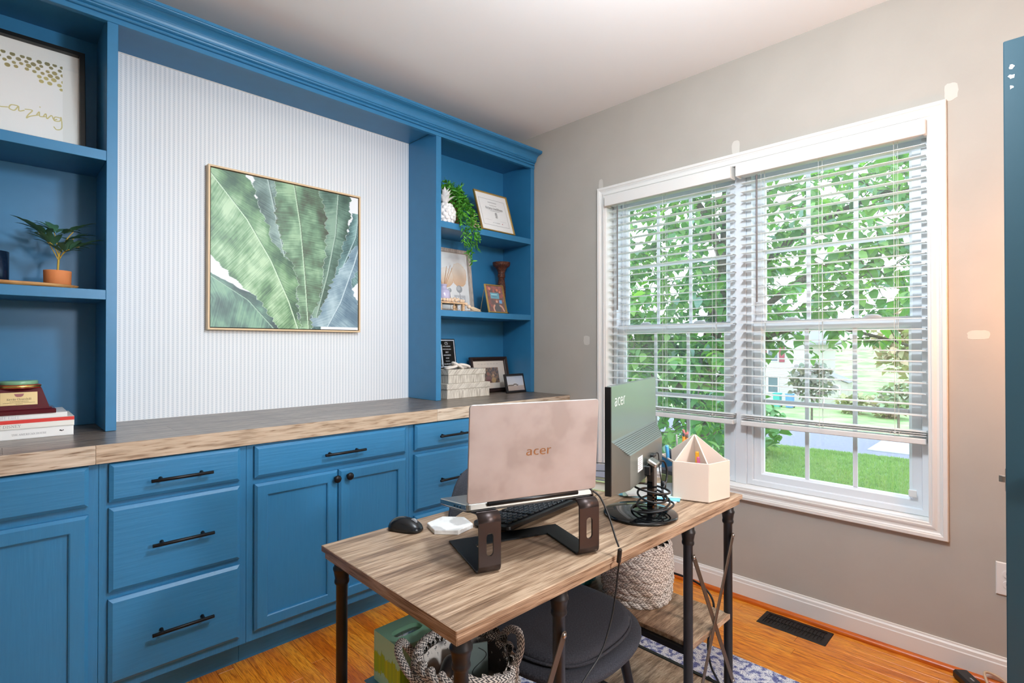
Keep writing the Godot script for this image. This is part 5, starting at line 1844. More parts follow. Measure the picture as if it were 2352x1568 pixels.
func ev(pts: Array, v: float) -> float:
	for k in pts.size() - 1:
		if v <= pts[k + 1].x:
			return lerpf(pts[k].y, pts[k + 1].y, clampf((v - pts[k].x) / (pts[k + 1].x - pts[k].x), 0.0, 1.0))
	return pts[pts.size() - 1].y


func leaf_picture() -> Image:
	var N := 420
	var im := Image.create(N, N, false, Image.FORMAT_RGB8)
	var fine := noise(101, 0.9, 2)
	var blot := noise(102, 3.2, 4)
	var wob := noise(103, 6.0, 3)
	# each leaf: rows of (v, u) for the midrib and (v, width) to either side; then tones dark, mid, light; slant of the veins
	var V := func(a: Array) -> Array:
		var r := []
		for k in range(0, a.size(), 2):
			r.append(Vector2(a[k], a[k + 1]))
		return r
	var leaves := [
		[V.call([0.0, 0.34, 1.0, 0.56]), V.call([0.0, 0.10, 0.5, 0.10, 1.0, 0.05]), V.call([0.0, 0.2, 1.0, 0.1]), [rgb(66, 88, 86), rgb(104, 130, 124), rgb(150, 176, 170)], 0.5, 0.0, 1.0],
		[V.call([0.0, 1.02, 0.3, 0.98, 0.62, 0.84, 0.82, 0.72, 1.0, 0.64]), V.call([0.0, 0.02, 0.2, 0.06, 0.5, 0.12, 0.8, 0.07, 1.0, 0.04]), V.call([0.0, 0.3, 0.5, 0.3, 0.6, 0.2, 0.75, 0.10, 1.0, 0.06]), [rgb(52, 78, 82), rgb(88, 124, 124), rgb(142, 178, 176)], -0.6, 0.12, 1.0],
		[V.call([0.3, 1.03, 0.5, 0.97, 0.8, 0.86, 1.0, 0.75]), V.call([0.3, 0.02, 0.5, 0.07, 0.7, 0.16, 0.85, 0.16, 1.0, 0.16]), V.call([0.3, 0.06, 0.55, 0.05, 0.62, 0.02, 0.75, 0.1, 1.0, 0.3]), [rgb(92, 120, 138), rgb(128, 156, 170), rgb(176, 200, 206)], -0.5, 0.36, 0.98],
		[V.call([0.0, 0.84, 0.3, 0.82, 0.6, 0.76, 0.9, 0.68]), V.call([0.0, 0.18, 0.3, 0.14, 0.6, 0.12, 0.9, 0.05]), V.call([0.0, 0.10, 0.2, 0.10, 0.35, 0.08, 0.55, 0.06, 0.9, 0.02]), [rgb(58, 84, 74), rgb(92, 124, 110), rgb(138, 170, 150)], -0.25, 0.0, 0.92],
		[V.call([0.0, 0.515, 0.28, 0.56, 0.6, 0.59, 1.0, 0.62]), V.call([0.0, 0.13, 0.25, 0.17, 0.5, 0.12, 0.75, 0.07, 1.0, 0.06]), V.call([0.0, 0.19, 0.2, 0.205, 0.4, 0.18, 0.6, 0.14, 0.78, 0.11, 0.9, 0.03, 1.0, 0.02]), [rgb(74, 84, 70), rgb(104, 140, 112), rgb(160, 196, 158)], -0.12, 0.0, 1.0],
		[V.call([0.66, -0.03, 0.82, 0.22, 1.0, 0.38]), V.call([0.66, 0.05, 1.0, 0.5]), V.call([0.66, 0.03, 0.8, 0.10, 1.0, 0.08]), [rgb(60, 84, 86), rgb(88, 124, 116), rgb(132, 176, 150)], -0.9, 0.66, 1.0],
		[V.call([0.0, -0.03, 0.06, 0.02, 0.29, 0.21, 0.54, 0.36, 0.81, 0.48, 1.0, 0.545]), V.call([0.0, 0.1, 0.3, 0.4, 0.55, 0.36, 0.68, 0.30, 0.8, 0.2, 1.0, 0.13]), V.call([0.0, 0.24, 0.08, 0.22, 0.2, 0.15, 0.3, 0.13, 0.42, 0.09, 0.5, 0.12, 0.56, 0.14, 0.66, 0.13, 0.8, 0.06, 1.0, 0.02]), [rgb(62, 96, 76), rgb(118, 160, 118), rgb(186, 216, 178)], -0.75, 0.0, 1.0],
	]
	var white := rgb(236, 240, 244)
	for y in N:
		var v := (y + 0.5) / N
		var rows := []
		for L in leaves:
			rows.append([ev(L[0], v), ev(L[1], v), ev(L[2], v)] if v >= L[5] and v <= L[6] else null)
		for x in N:
			var u := (x + 0.5) / N
			var col := white
			for li in range(leaves.size() - 1, -1, -1):
				if rows[li] == null:
					continue
				var mid: float = rows[li][0]
				var du := u - mid
				var lim: float = rows[li][1] if du < 0.0 else rows[li][2]
				var ad := absf(du)
				if ad > lim + 0.03:
					continue
				lim += wob.get_noise_2d(v * 3.0, li * 7.0 + (0.0 if du < 0.0 else 3.0)) * 0.028
				if ad > lim:
					continue
				var L: Array = leaves[li]
				var q: float = v + ad * L[4]
				var vein := fine.get_noise_2d(q * 120.0, u * 6.0 + li * 20.0)
				var b := blot.get_noise_2d(u * 1.6 + li * 4.0, v * 1.1) + (0.16 if du < 0.0 else -0.14)
				var t := clampf(0.5 + b * 0.75 + vein * 0.28 + (ad / maxf(lim, 0.01) - 0.5) * -0.25, 0.0, 1.0)
				var tone: Array = L[3]
				col = tone[0].lerp(tone[1], t * 2.0) if t < 0.5 else tone[1].lerp(tone[2], t * 2.0 - 1.0)
				if ad < 0.0045:
					col = tone[2].lerp(white, 0.25)
				elif ad < 0.009 and du > 0.0:
					col = col.lerp(tone[0], 0.6)
				if lim - ad < 0.004:
					col = col.lerp(white, 0.45)
				break
			im.set_pixel(x, y, col)
	return im


# ==================================================================== left bookcase
func dot(im: Image, cx: float, cy: float, r: float, c: Color) -> void:
	for y in range(int(cy - r - 1), int(cy + r + 2)):
		for x in range(int(cx - r - 1), int(cx + r + 2)):
			if x >= 0 and y >= 0 and x < im.get_width() and y < im.get_height():
				var d := Vector2(x + 0.5 - cx, y + 0.5 - cy).length()
				if d < r + 0.5:
					im.set_pixel(x, y, im.get_pixel(x, y).lerp(c, clampf(r + 0.5 - d, 0.0, 1.0)))


func stroke(im: Image, pts: Array, r: float, c: Color) -> void:
	var p3 := []
	for p in pts:
		p3.append(Vector3(p.x, p.y, 0))
	var cv := curve(p3, 14)
	for k in cv.size() - 1:
		var steps := int(cv[k].distance_to(cv[k + 1])) + 1
		for s in steps:
			var q: Vector3 = cv[k].lerp(cv[k + 1], float(s) / steps)
			dot(im, q.x, q.y, r, c)


func leaning(p: Vector3, deg: float, yaw := 0.0) -> Transform3D:
	return Transform3D(Basis(Vector3.UP, deg_to_rad(yaw)) * Basis(Vector3(1, 0, 0), deg_to_rad(-deg)), p)


# picture frame standing on p (middle of its lower edge), leaning back
func photo_frame(called: String, label: String, p: Vector3, w: float, h: float, deg: float, yaw: float, prof: Array, fm: Material, picture: Material, rim: float) -> Node3D:
	var o := thing(called, label, "picture frame", p)
	o.transform = leaning(p, deg, yaw)
	part(o, "frame", loops(w, h, prof), fm, at(0, h / 2, 0))
	part(o, "backing", bx(w - 0.004, h - 0.004, 0.003, 0.0), M["black plastic"], at(0, h / 2, 0.0015))
	if picture:
		part(o, "picture", sheet(w - 2 * rim + 0.002, h - 2 * rim + 0.002), picture, at(0, h / 2, 0.0035))
	part(o, "glass", bx(w - 2 * rim + 0.002, h - 2 * rim + 0.002, 0.001, 0.0), M["picture glass"], at(0, h / 2, 0.0052))
	return o


func build_left_shelves() -> void:
	# ---- print with gold dots
	var im := Image.create(600, 430, false, Image.FORMAT_RGB8)
	im.fill(rgb(232, 234, 230))
	im.fill_rect(Rect2i(54, 62, 492, 330), rgb(238, 240, 238))
	var gold := [rgb(120, 112, 50), rgb(150, 136, 62), rgb(184, 172, 92)]
	var rg := RandomNumberGenerator.new()
	rg.seed = 4
	for r in 8:
		for k in 21:
			var x := 546.0 - k * 25.0 - (12.0 if r % 2 else 0.0)
			var y := 66.0 + r * 17.0
			var reach := 2.4 + 4.6 * pow(absf(k - 9.0) / 11.0, 1.3) + rg.randf_range(-0.6, 0.6)
			if r < reach:
				dot(im, x + rg.randf_range(-4, 4), y + rg.randf_range(-3, 3), rg.randf_range(6.0, 8.6), gold[clampi(r / 2, 0, 2)])
	im.fill_rect(Rect2i(546, 0, 54, 430), rgb(228, 230, 226))
	im.fill_rect(Rect2i(0, 0, 600, 60), rgb(232, 234, 230))
	# handwriting: amazing
	var g := rgb(196, 186, 110)
	var by := 300.0
	var word := [
		[Vector2(28, -22), Vector2(8, -20), Vector2(2, -2), Vector2(18, 2), Vector2(30, -20), Vector2(30, 0), Vector2(46, -6)],
		[Vector2(0, -6), Vector2(10, -22), Vector2(12, 0), Vector2(26, -22), Vector2(32, 0), Vector2(46, -22), Vector2(52, 0), Vector2(80, -4)],
		[Vector2(28, -22), Vector2(8, -20), Vector2(2, -2), Vector2(18, 2), Vector2(30, -20), Vector2(32, 0), Vector2(48, -8)],
		[Vector2(0, -16), Vector2(22, -18), Vector2(10, 6), Vector2(4, 24), Vector2(16, 12), Vector2(44, -4)],
		[Vector2(0, -4), Vector2(8, -20), Vector2(10, 0), Vector2(28, -4)],
		[Vector2(0, -4), Vector2(8, -20), Vector2(12, 2), Vector2(26, -18), Vector2(34, 0), Vector2(44, -6)],
		[Vector2(24, -18), Vector2(6, -16), Vector2(4, 2), Vector2(22, -2), Vector2(26, -20), Vector2(28, 30), Vector2(12, 44), Vector2(2, 32)]]
	var starts := [262.0, 306.0, 384.0, 432.0, 466.0, 486.0, 516.0]
	for w in word.size():
		var q := []
		for v in word[w]:
			q.append(Vector2(starts[w] + v.x * 0.95, by + v.y * 0.9 + w * 1.5))
		stroke(im, q, 1.7, g)
	dot(im, 476, by - 34, 2.2, g)
	var blackp := mat("black frame", rgb(16, 18, 18), 0.35)
	photo_frame("framed_print", "black framed print with gold dots and gold handwriting", Vector3(-0.045, 2.024, -2.668), 0.60, 0.430, 7, 0, [Vector2(0, 0), Vector2(0, 0.022), Vector2(0.002, 0.024), Vector2(0.017, 0.024), Vector2(0.018, 0.004)], blackp, img_mat("dot print", im, 0.5), 0.018)
	# ---- tray with potted plant and tumbler
	var wood := mat("tray wood", rgb(206, 164, 112), 0.5)
	tri_map(wood, ntex(noise(111, 0.02, 4), [rgb(190, 160, 124), rgb(255, 246, 228)], [0.2, 0.8], 256), Vector3(1.5, 20, 20))
	var tr := thing("wooden_tray", "long oval wooden tray on the middle shelf", "tray", Vector3(0.0, 1.4925, -2.60))
	part(tr, "tray", lathe([Vector2(0, 0), Vector2(0.84, 0), Vector2(0.95, 0.004), Vector2(1.0, 0.014), Vector2(0.985, 0.015), Vector2(0.92, 0.008), Vector2(0, 0.007)], 48), wood, Transform3D(Basis.from_scale(Vector3(0.232, 1, 0.093)), Vector3.ZERO))
	var terra := mat("terracotta", rgb(214, 132, 78), 0.75)
	var pl := thing("potted_plant", "small green plant in a round terracotta pot on the tray", "plant", Vector3(0.169, 1.4998, -2.60))
	part(pl, "pot", lathe([Vector2(0, 0), Vector2(0.036, 0), Vector2(0.036, 0), Vector2(0.0395, 0.003), Vector2(0.0410, 0.058), Vector2(0.0410, 0.061), Vector2(0.0375, 0.061), Vector2(0.037, 0.05), Vector2(0.0, 0.05)], 32), terra, Transform3D(), "orange terracotta pot")
	part(pl, "soil", lathe([Vector2(0, 0.052), Vector2(0.037, 0.051)], 20), mat("soil", rgb(70, 52, 40), 1.0))
	var stem := mat("stem yellow", rgb(190, 160, 62), 0.6)
	part(pl, "stem", tube(curve([Vector3(0, 0.05, 0), Vector3(0.002, 0.09, 0), Vector3(0.004, 0.125, 0)], 4), 0.0035, 7), stem)
	var gl := mat("house plant leaf", rgb(66, 112, 84), 0.5)
	gl.backlight_enabled = true
	gl.backlight = Color(0.15, 0.25, 0.12)
	var lm := leaf_mesh(0.088, 0.025, 0.12)
	for b in [[-0.055, 0.198, 0.015, 0.10], [-0.025, 0.160, 0.035, 0.115], [0.045, 0.215, 0.0, 0.12], [0.062, 0.158, 0.02, 0.11], [0.03, 0.14, 0.040, 0.10], [-0.01, 0.215, -0.03, 0.12], [0.05, 0.195, -0.04, 0.12]]:
		var tip := Vector3(b[0], b[1], b[2])
		var root := Vector3(0.003, b[3], 0)
		part(pl, "branch", tube(curve([root, root.lerp(tip, 0.5) + Vector3(0, 0.012, 0), tip], 4), 0.0018, 5), stem)
		var dir := Vector3(tip.x, 0.02, tip.z).normalized()
		for k in 7:
			var a := (k - 3) * 0.46
			var q := tip - dir * 0.010 * absf(k - 3.0)
			var d := dir.rotated(Vector3.UP, a)
			d.y += 0.28 - 0.12 * absf(k - 3.0) + rng.randf_range(-0.15, 0.15)
			d = d.normalized()
			var xx := Vector3.UP.cross(d).normalized()
			part(pl, "leaf", lm, gl, Transform3D(Basis(xx, d.cross(xx), d).scaled(Vector3.ONE * rng.randf_range(0.75, 1.05)), q))
	single("tumbler", lathe([Vector2(0, 0), Vector2(0.044, 0), Vector2(0.044, 0), Vector2(0.046, 0.003), Vector2(0.046, 0.112), Vector2(0.044, 0.113), Vector2(0.0435, 0.11), Vector2(0.043, 0.01), Vector2(0, 0.008)], 40), mat("navy tin", rgb(22, 40, 66), 0.22, 0.4), "dark navy tin cup on the wooden tray", "cup", at(-0.008, 1.4998, -2.585))
	# ---- books and the trophy's base on the counter
	var wh := mat("book white", rgb(240, 240, 238), 0.45)
	var b1 := book(Vector3(0.03, CT, -2.612), 0, Vector3(0.36, 0.035, 0.215), wh, "thick white book at the bottom of the stack on the counter", "")
	text(b1, "THE AMERICAN HOUSE", 0.008, M["grey print"], at(0.06, 0.0165, 0.1078), true)
	for k in 3:
		part(b1, "spine_mark", lathe([Vector2(0, 0), Vector2(0.0026 - 0.0004 * k, 0)], 12), M["black print"], Transform3D(Basis(Vector3(1, 0, 0), PI / 2), Vector3(0.147 + 0.004 * (k - 1), 0.019 + 0.0014 * absf(k - 1.0), 0.1078)))
	var b2 := book(Vector3(0.032, CT + 0.0352, -2.612), 0, Vector3(0.36, 0.0335, 0.212), mat("book cream", rgb(238, 236, 228), 0.5), "cream book with a red band in the middle of the stack", "")
	part(b2, "red_band", bx(0.36, 0.0125, 0.0006, 0.0), mat("book red", rgb(220, 58, 50), 0.4), at(0, 0.0262, 0.1062), "red band along the spine")
	text(b2, "THE ART OF WALT DISNEY", 0.0125, M["grey print"], at(-0.045, 0.011, 0.1062), true)
	var b3 := book(Vector3(0.02, CT + 0.0688, -2.605), 0, Vector3(0.345, 0.0175, 0.20), wh, "slim white book at the top of the stack", "")
	text(b3, "THE HOME EDIT", 0.0125, mat("pale print", rgb(200, 196, 206), 0.5), at(-0.005, 0.0085, 0.1002), true)
	var tp := thing("trophy_base", "maroon trophy base with an engraved gold plaque on the books", "trophy", Vector3(0.064, CT + 0.0864, -2.575))
	var mar := mat("maroon lacquer", rgb(86, 22, 32), 0.14)
	part(tp, "plinth", loops(0.194, 0.150, [Vector2(0, 0), Vector2(0, 0.013), Vector2(0.003, 0.015), Vector2(0.010, 0.017), Vector2(0.013, 0.022)], true, true), mar, Transform3D(Basis(Vector3(1, 0, 0), -PI / 2), Vector3.ZERO))
	part(tp, "block", loops(0.160, 0.116, [Vector2(0, 0.02), Vector2(0.020, 0.088), Vector2(0.022, 0.090)], true), mar, Transform3D(Basis(Vector3(1, 0, 0), -PI / 2), Vector3.ZERO))
	var pq := part(tp, "plaque", bx(0.096, 0.046, 0.0012, 0.0003), mat("gold plate", rgb(214, 190, 140), 0.3, 0.6), Transform3D(Basis(Vector3(1, 0, 0), deg_to_rad(-16.4)), Vector3(0, 0.054, 0.0485)), "engraved gold plate")
	text(pq, "Kevin Churchill", 0.0085, M["black print"], at(0, -0.002, 0.0008), true)
	text(pq, "Group Financial Organization", 0.0034, M["black print"], at(0, -0.0095, 0.0008), true)
	text(pq, "In Recognition of Leadership and Outstanding Service", 0.0030, M["black print"], at(0, -0.0145, 0.0008), true)
	text(pq, "Spring 2014", 0.0030, M["black print"], at(0, -0.019, 0.0008), true)
	part(pq, "crest", prism(PackedVector2Array([Vector2(-0.013, 0.005), Vector2(0.013, 0.005), Vector2(0.010, -0.003), Vector2(0.005, -0.006), Vector2(-0.005, -0.006), Vector2(-0.010, -0.003)]), 0.0006), mat("crest maroon", rgb(150, 90, 92), 0.5), at(0, 0.0125, 0.0007))
	part(tp, "red_disc", lathe([Vector2(0, 0.090), Vector2(0.060, 0.090), Vector2(0.060, 0.090), Vector2(0.060, 0.100), Vector2(0.057, 0.102), Vector2(0, 0.102)], 48), mat("red lacquer", rgb(150, 44, 26), 0.15))
	part(tp, "brass_band", lathe([Vector2(0.0603, 0.0925), Vector2(0.0606, 0.093), Vector2(0.0606, 0.099), Vector2(0.0603, 0.0995)], 48), M["brass"])
	part(tp, "green_disc", lathe([Vector2(0, 0.102), Vector2(0.051, 0.102), Vector2(0.052, 0.103), Vector2(0.052, 0.113), Vector2(0.050, 0.115), Vector2(0, 0.115)], 48), mat("jade green", rgb(128, 176, 140), 0.25), Transform3D(), "pale green round top")


# ==================================================================== right bookcase
func build_right_shelves() -> void:
	# ---- top shelf (2.023)
	var S := 2.0235
	var po := mat("white ceramic", rgb(240, 238, 236), 0.3)
	var pi := thing("pineapple_ornament", "white ceramic pineapple on the top shelf", "ornament", Vector3(1.968, S, -2.572))
	var st := stool()
	add_lathe(st, [Vector2(0, 0), Vector2(0.042, 0.0), Vector2(0.055, 0.02), Vector2(0.062, 0.05), Vector2(0.060, 0.085), Vector2(0.045, 0.118), Vector2(0.02, 0.132), Vector2(0, 0.134)], 24)
	part(pi, "body", done(st), po)
	var scale_m := ball(0.015, 10)
	for r in 6:
		for k in 11:
			var a := TAU * (k + 0.5 * (r % 2)) / 11
			var y := 0.014 + r * 0.0195
			var rr: float = [0.050, 0.0595, 0.0620, 0.0615, 0.0545, 0.042][r]
			part(pi, "scale", scale_m, po, Transform3D(Basis(Vector3.UP, -a) * Basis.from_scale(Vector3(0.55, 0.9, 0.95)), Vector3(cos(a) * rr, y, sin(a) * rr)))
	var cl := leaf_mesh(0.075, 0.026, 0.25)
	for r in 3:
		for k in 7 - r:
			var a := TAU * (k + 0.4 * r) / (7 - r)
			var d := Vector3(cos(a) * (0.75 - 0.27 * r), 0.75 + 0.2 * r, sin(a) * (0.75 - 0.27 * r)).normalized()
			var xx := Vector3.UP.cross(d).normalized()
			part(pi, "crown_leaf", cl, po, Transform3D(Basis(xx, d.cross(xx), d), Vector3(cos(a) * 0.010, 0.126 + r * 0.014, sin(a) * 0.010)))
	trailing_plant(Vector3(2.085, S, -2.665))
	var dw := mat("bleached wood", rgb(216, 190, 164), 0.7)
	var fg := thing("carved_ornament", "small bleached wood ornament between the trailing plant and the certificate", "ornament", Vector3(2.170, S, -2.540))
	for q in [[0.0, 0.022, 0.0, 0.024, 1.0], [0.018, 0.046, -0.006, 0.017, 1.2], [-0.012, 0.060, -0.004, 0.015, 1.3], [0.006, 0.088, -0.01, 0.014, 1.1], [0.032, 0.018, 0.004, 0.018, 1.0]]:
		part(fg, "carving", ball(q[3], 12), dw, Transform3D(Basis.from_euler(Vector3(0.4, q[0] * 30, 0.3)).scaled(Vector3(0.8, q[4], 0.8)), Vector3(q[0], q[1], q[2])))
	# certificate in a gold frame
	var gold: Material = mat("gold frame", rgb(190, 158, 92), 0.32, 0.75)
	var cf := photo_frame("certificate_frame", "gold framed certificate leaning on the top shelf", Vector3(2.366, S, -2.516), 0.298, 0.290, 18, 0, [Vector2(0, 0), Vector2(0, 0.012), Vector2(0.001, 0.013), Vector2(0.007, 0.013), Vector2(0.008, 0.004)], gold, M["paper white"], 0.008)
	var pb := Node3D.new()
	pb.name = "certificate_print"
	cf.add_child(pb)
	pb.position = Vector3(0, 0.145, 0.0040)
	part(pb, "border_line", loops(0.232, 0.196, [Vector2(0, 0), Vector2(0.0012, 0.0003), Vector2(0.0024, 0)]), M["grey print"])
	text(pb, "Krista Gwilliam", 0.021, M["black print"], at(0.008, 0.030, 0.0003), true)
	text(pb, "THIS CERTIFIES THAT", 0.006, M["grey print"], at(0.002, 0.052, 0.0003), true)
	text(pb, "INSIDE BUSINESS", 0.010, M["grey print"], at(0, 0.074, 0.0003))
	text(pb, "has been selected as an honoree", 0.0055, M["grey print"], at(0.01, 0.012, 0.0003), true)
	part(pb, "rule_line", bx(0.13, 0.0007, 0.0003, 0.0), M["grey print"], at(0.01, 0.019, 0))
	text(pb, "40", 0.020, M["black print"], at(0.014, -0.006, 0.0003), true)
	text(pb, "UNDER", 0.007, M["black print"], at(0.014, -0.018, 0.0003))
	text(pb, "40", 0.020, M["black print"], at(0.014, -0.031, 0.0003), true)
	for k in 2:
		part(pb, "rule_line", bx(0.055, 0.0007, 0.0003, 0.0), M["grey print"], at(-0.065 + 0.13 * k, -0.058, 0))
	text(pb, "TCC   S.L. NUSBAUM", 0.007, M["grey print"], at(0.0, -0.076, 0.0003))
	part(pb, "seal", lathe([Vector2(0, 0), Vector2(0.004, 0)], 14), mat("seal red", rgb(196, 60, 60), 0.6), Transform3D(Basis(Vector3(1, 0, 0), PI / 2), Vector3(0.055, -0.076, 0.0003)))
	# ---- middle shelf (1.492)
	S = 1.4925
	var lw := mat("washed wood", rgb(206, 194, 184), 0.6)
	tri_map(lw, ntex(noise(121, 0.03, 4), [Color(0.8, 0.78, 0.76), Color.WHITE], [0.2, 0.8], 256), Vector3(20, 2, 20))
	photo_frame("poppy_print", "large washed-wood framed print of pale poppies at the back of the shelf", Vector3(2.136, S, -2.722), 0.372, 0.432, 7, 0, [Vector2(0, 0), Vector2(0, 0.020), Vector2(0.002, 0.022), Vector2(0.006, 0.022), Vector2(0.007, 0.018), Vector2(0.013, 0.016), Vector2(0.018, 0.019), Vector2(0.022, 0.019), Vector2(0.024, 0.004)], lw, img_mat("poppies", poppies(), 0.6), 0.024)
	# wooden riser with the diffuser
	var rw := mat("riser wood", rgb(222, 186, 146), 0.55)
	tri_map(rw, ntex(noise(122, 0.02, 4), [Color(0.82, 0.76, 0.7), Color.WHITE], [0.2, 0.8], 256), Vector3(2, 20, 20))
	var rs := thing("wooden_riser", "small wooden riser stand under the reed diffuser", "stand", Vector3(1.998, S, -2.578))
	part(rs, "top_board", bx(0.20, 0.010, 0.095, 0.0015), rw, at(0, 0.049, 0))
	for sx in [-1.0, 1.0]:
		for sz in [-1.0, 1.0]:
			part(rs, "leg", bx(0.018, 0.044, 0.016, 0.0015), rw, at(sx * 0.088, 0.022, sz * 0.036))
	part(rs, "finial", lathe([Vector2(0, 0), Vector2(0.010, 0.0), Vector2(0.011, 0.006), Vector2(0.005, 0.012), Vector2(0.009, 0.02), Vector2(0.010, 0.03), Vector2(0.004, 0.036), Vector2(0.006, 0.044)], 14), rw, at(0.03, 0, 0.02))
	var df := thing("reed_diffuser", "lilac glass reed diffuser with bamboo reeds", "diffuser", Vector3(1.966, S + 0.0542, -2.585))
	part(df, "bottle", lathe([Vector2(0, 0), Vector2(0.038, 0), Vector2(0.038, 0), Vector2(0.042, 0.004), Vector2(0.043, 0.05), Vector2(0.040, 0.066), Vector2(0.030, 0.078), Vector2(0.021, 0.083), Vector2(0.020, 0.103), Vector2(0.0235, 0.105), Vector2(0.0235, 0.110), Vector2(0.016, 0.110), Vector2(0.015, 0.09), Vector2(0, 0.085)], 32), mat("lilac glaze", rgb(186, 180, 206), 0.2))
	for k in 6:
		var a: Array = [[-0.045, 0.21, 0.01], [-0.028, 0.23, -0.02], [0.01, 0.20, 0.015], [0.028, 0.225, -0.005], [0.045, 0.23, 0.01], [0.068, 0.215, 0.0]][k]
		part(df, "reed", tube([Vector3(-a[0] * 0.3, 0.02, -a[2] * 0.3), Vector3(a[0], a[1], a[2])], 0.0014, 6), mat("reed %d" % k, [rgb(176, 120, 76), rgb(196, 150, 100)][k % 2], 0.7), Transform3D())
	# bead garland over the riser with a tassel lying on the shelf
	var gd := thing("bead_garland", "pale wooden bead garland with a tassel draped over the riser", "garland", Vector3.ZERO)
	var bm := mat("bead wood", rgb(224, 198, 170), 0.6)
	var bead := ball(0.0115, 14)
	var path := []
	for k in 6:
		path.append(Vector3(1.915 + k * 0.0235, S + 0.066, -2.545 + 0.004 * sin(k * 1.3)))
	for k in 5:
		path.append(Vector3(1.99 + k * 0.0215, S + 0.0655 + 0.010 * sin(k * 0.8), -2.572 + 0.006 * k))
	path.append_array([Vector3(2.092, S + 0.064, -2.548), Vector3(2.106, S + 0.046, -2.535)])
	for q in path:
		part(gd, "bead", bead, bm, Transform3D(Basis.from_euler(Vector3(rng.randf(), rng.randf(), 0)), q))
	part(gd, "bead", ball(0.0135, 14), bm, at(2.120, S + 0.030, -2.525))
	var ts := stool()
	for k in 26:
		var a := TAU * k / 26.0
		var sp := Vector3(0.0, sin(a), cos(a) * 0.8)
		var e := Vector3(2.196 + rng.randf_range(-0.02, 0.015), maxf(S + 0.003, S + 0.004 + 0.010 * sp.y), -2.516 + 0.016 * sp.z)
		add_tube(ts, curve([Vector3(2.126, S + 0.026, -2.524), Vector3(2.150, S + 0.018, -2.521) + sp * 0.012, e], 4), 0.0012, 5)
	part(gd, "tassel", done(ts), mat("jute", rgb(222, 200, 168), 0.9), Transform3D(), "pale jute tassel")
	# gold photo frame with a person's picture
	var ph := Image.create(128, 150, false, Image.FORMAT_RGB8)
	var pn := noise(131, 0.03, 3)
	for y in 150:
		for x in 128:
			var t := pn.get_noise_2d(x, y) * 0.5 + 0.5
			ph.set_pixel(x, y, rgb(70, 34, 32).lerp(rgb(196, 60, 40), clampf(t * 1.5 - 0.3 - y / 400.0, 0, 1)))
	ph.fill_rect(Rect2i(28, 40, 66, 34), rgb(70, 156, 176))
	ph.fill_rect(Rect2i(36, 48, 44, 5), rgb(160, 220, 230))
	ph.fill_rect(Rect2i(40, 60, 36, 4), rgb(40, 110, 140))
	ph.fill_rect(Rect2i(88, 80, 22, 20), rgb(90, 160, 210))
	for q in [[28, 18, 9], [84, 24, 8], [104, 34, 7]]:
		dot(ph, q[0], q[1], q[2], rgb(214, 110, 60))
	dot(ph, 70, 88, 9, rgb(206, 148, 118))
	dot(ph, 70, 84, 9, rgb(140, 84, 56))
	dot(ph, 70, 90, 7, rgb(214, 156, 128))
	for k in 30:
		dot(ph, 70, 118 + k, 20, rgb(40, 40, 48))
	stroke(ph, [Vector2(50, 112), Vector2(40, 126), Vector2(46, 148)], 5, rgb(208, 150, 122))
	stroke(ph, [Vector2(90, 112), Vector2(104, 120), Vector2(116, 142)], 5, rgb(208, 150, 122))
	var gf := photo_frame("photo_frame", "gold framed colour photograph of a person on the middle shelf", Vector3(2.368, S, -2.524), 0.166, 0.196, 14, 0, [Vector2(0, 0), Vector2(0, 0.010), Vector2(0.001, 0.011), Vector2(0.007, 0.011), Vector2(0.008, 0.004)], gold, img_mat("person photo", ph, 0.4), 0.008)
	part(gf, "easel_back", loops(0.150, 0.165, [Vector2(0, -0.001), Vector2(0, 0.001), Vector2(0.003, 0.001), Vector2(0.003, -0.001)]), gold, Transform3D(Basis(Vector3(1, 0, 0), deg_to_rad(28)), Vector3(-0.01, 0.088, -0.042)))
	# candlestick of carved dark wood
	var cw := mat("carved wood", rgb(112, 62, 40), 0.45)
	tri_map(cw, ntex(noise(141, 0.05, 4), [Color(0.45, 0.4, 0.36), Color(1, 0.95, 0.9)], [0.25, 0.7], 256), Vector3(9, 5, 9))
	relief(cw, ntex(noise(142, 0.06, 3), [Color.BLACK, Color.WHITE], [0.3, 0.7], 256), 0.2)
	var cs := thing("candlestick", "tall carved brown wooden candlestick", "candlestick", Vector3(2.548, S, -2.678))
	part(cs, "foot", lathe([Vector2(0, 0), Vector2(0.058, 0), Vector2(0.060, 0.006), Vector2(0.054, 0.018), Vector2(0.040, 0.026), Vector2(0.030, 0.04)], 28), cw)
	part(cs, "stem", lathe([Vector2(0.030, 0.04), Vector2(0.024, 0.08), Vector2(0.031, 0.13), Vector2(0.030, 0.20), Vector2(0.022, 0.262), Vector2(0.026, 0.266), Vector2(0.029, 0.272), Vector2(0.026, 0.277), Vector2(0.028, 0.282), Vector2(0.025, 0.288), Vector2(0.024, 0.30), Vector2(0.034, 0.325), Vector2(0.040, 0.333)], 28), cw)
	part(cs, "cup", lathe([Vector2(0.040, 0.333), Vector2(0.044, 0.338), Vector2(0.055, 0.342), Vector2(0.061, 0.352), Vector2(0.063, 0.372), Vector2(0.060, 0.373), Vector2(0.054, 0.362), Vector2(0, 0.360)], 32), cw)
	# ---- on the counter
	S = CT
	var wv := Image.create(128, 128, false, Image.FORMAT_RGB8)
	var wn2 := noise(151, 0.06, 3)
	for y in 128:
		for x in 128:
			var v := wn2.get_noise_2d(x * 3.0, y * 0.18) * 0.5 + 0.5
			wv.set_pixel(x, y, rgb(150, 140, 126).lerp(rgb(226, 220, 208), clampf(v * 1.7 - 0.2, 0, 1)))
	var weave := mat("seagrass upright", Color.WHITE, 0.85)
	tri_map(weave, ImageTexture.create_from_image(wv), Vector3(7, 7, 7))
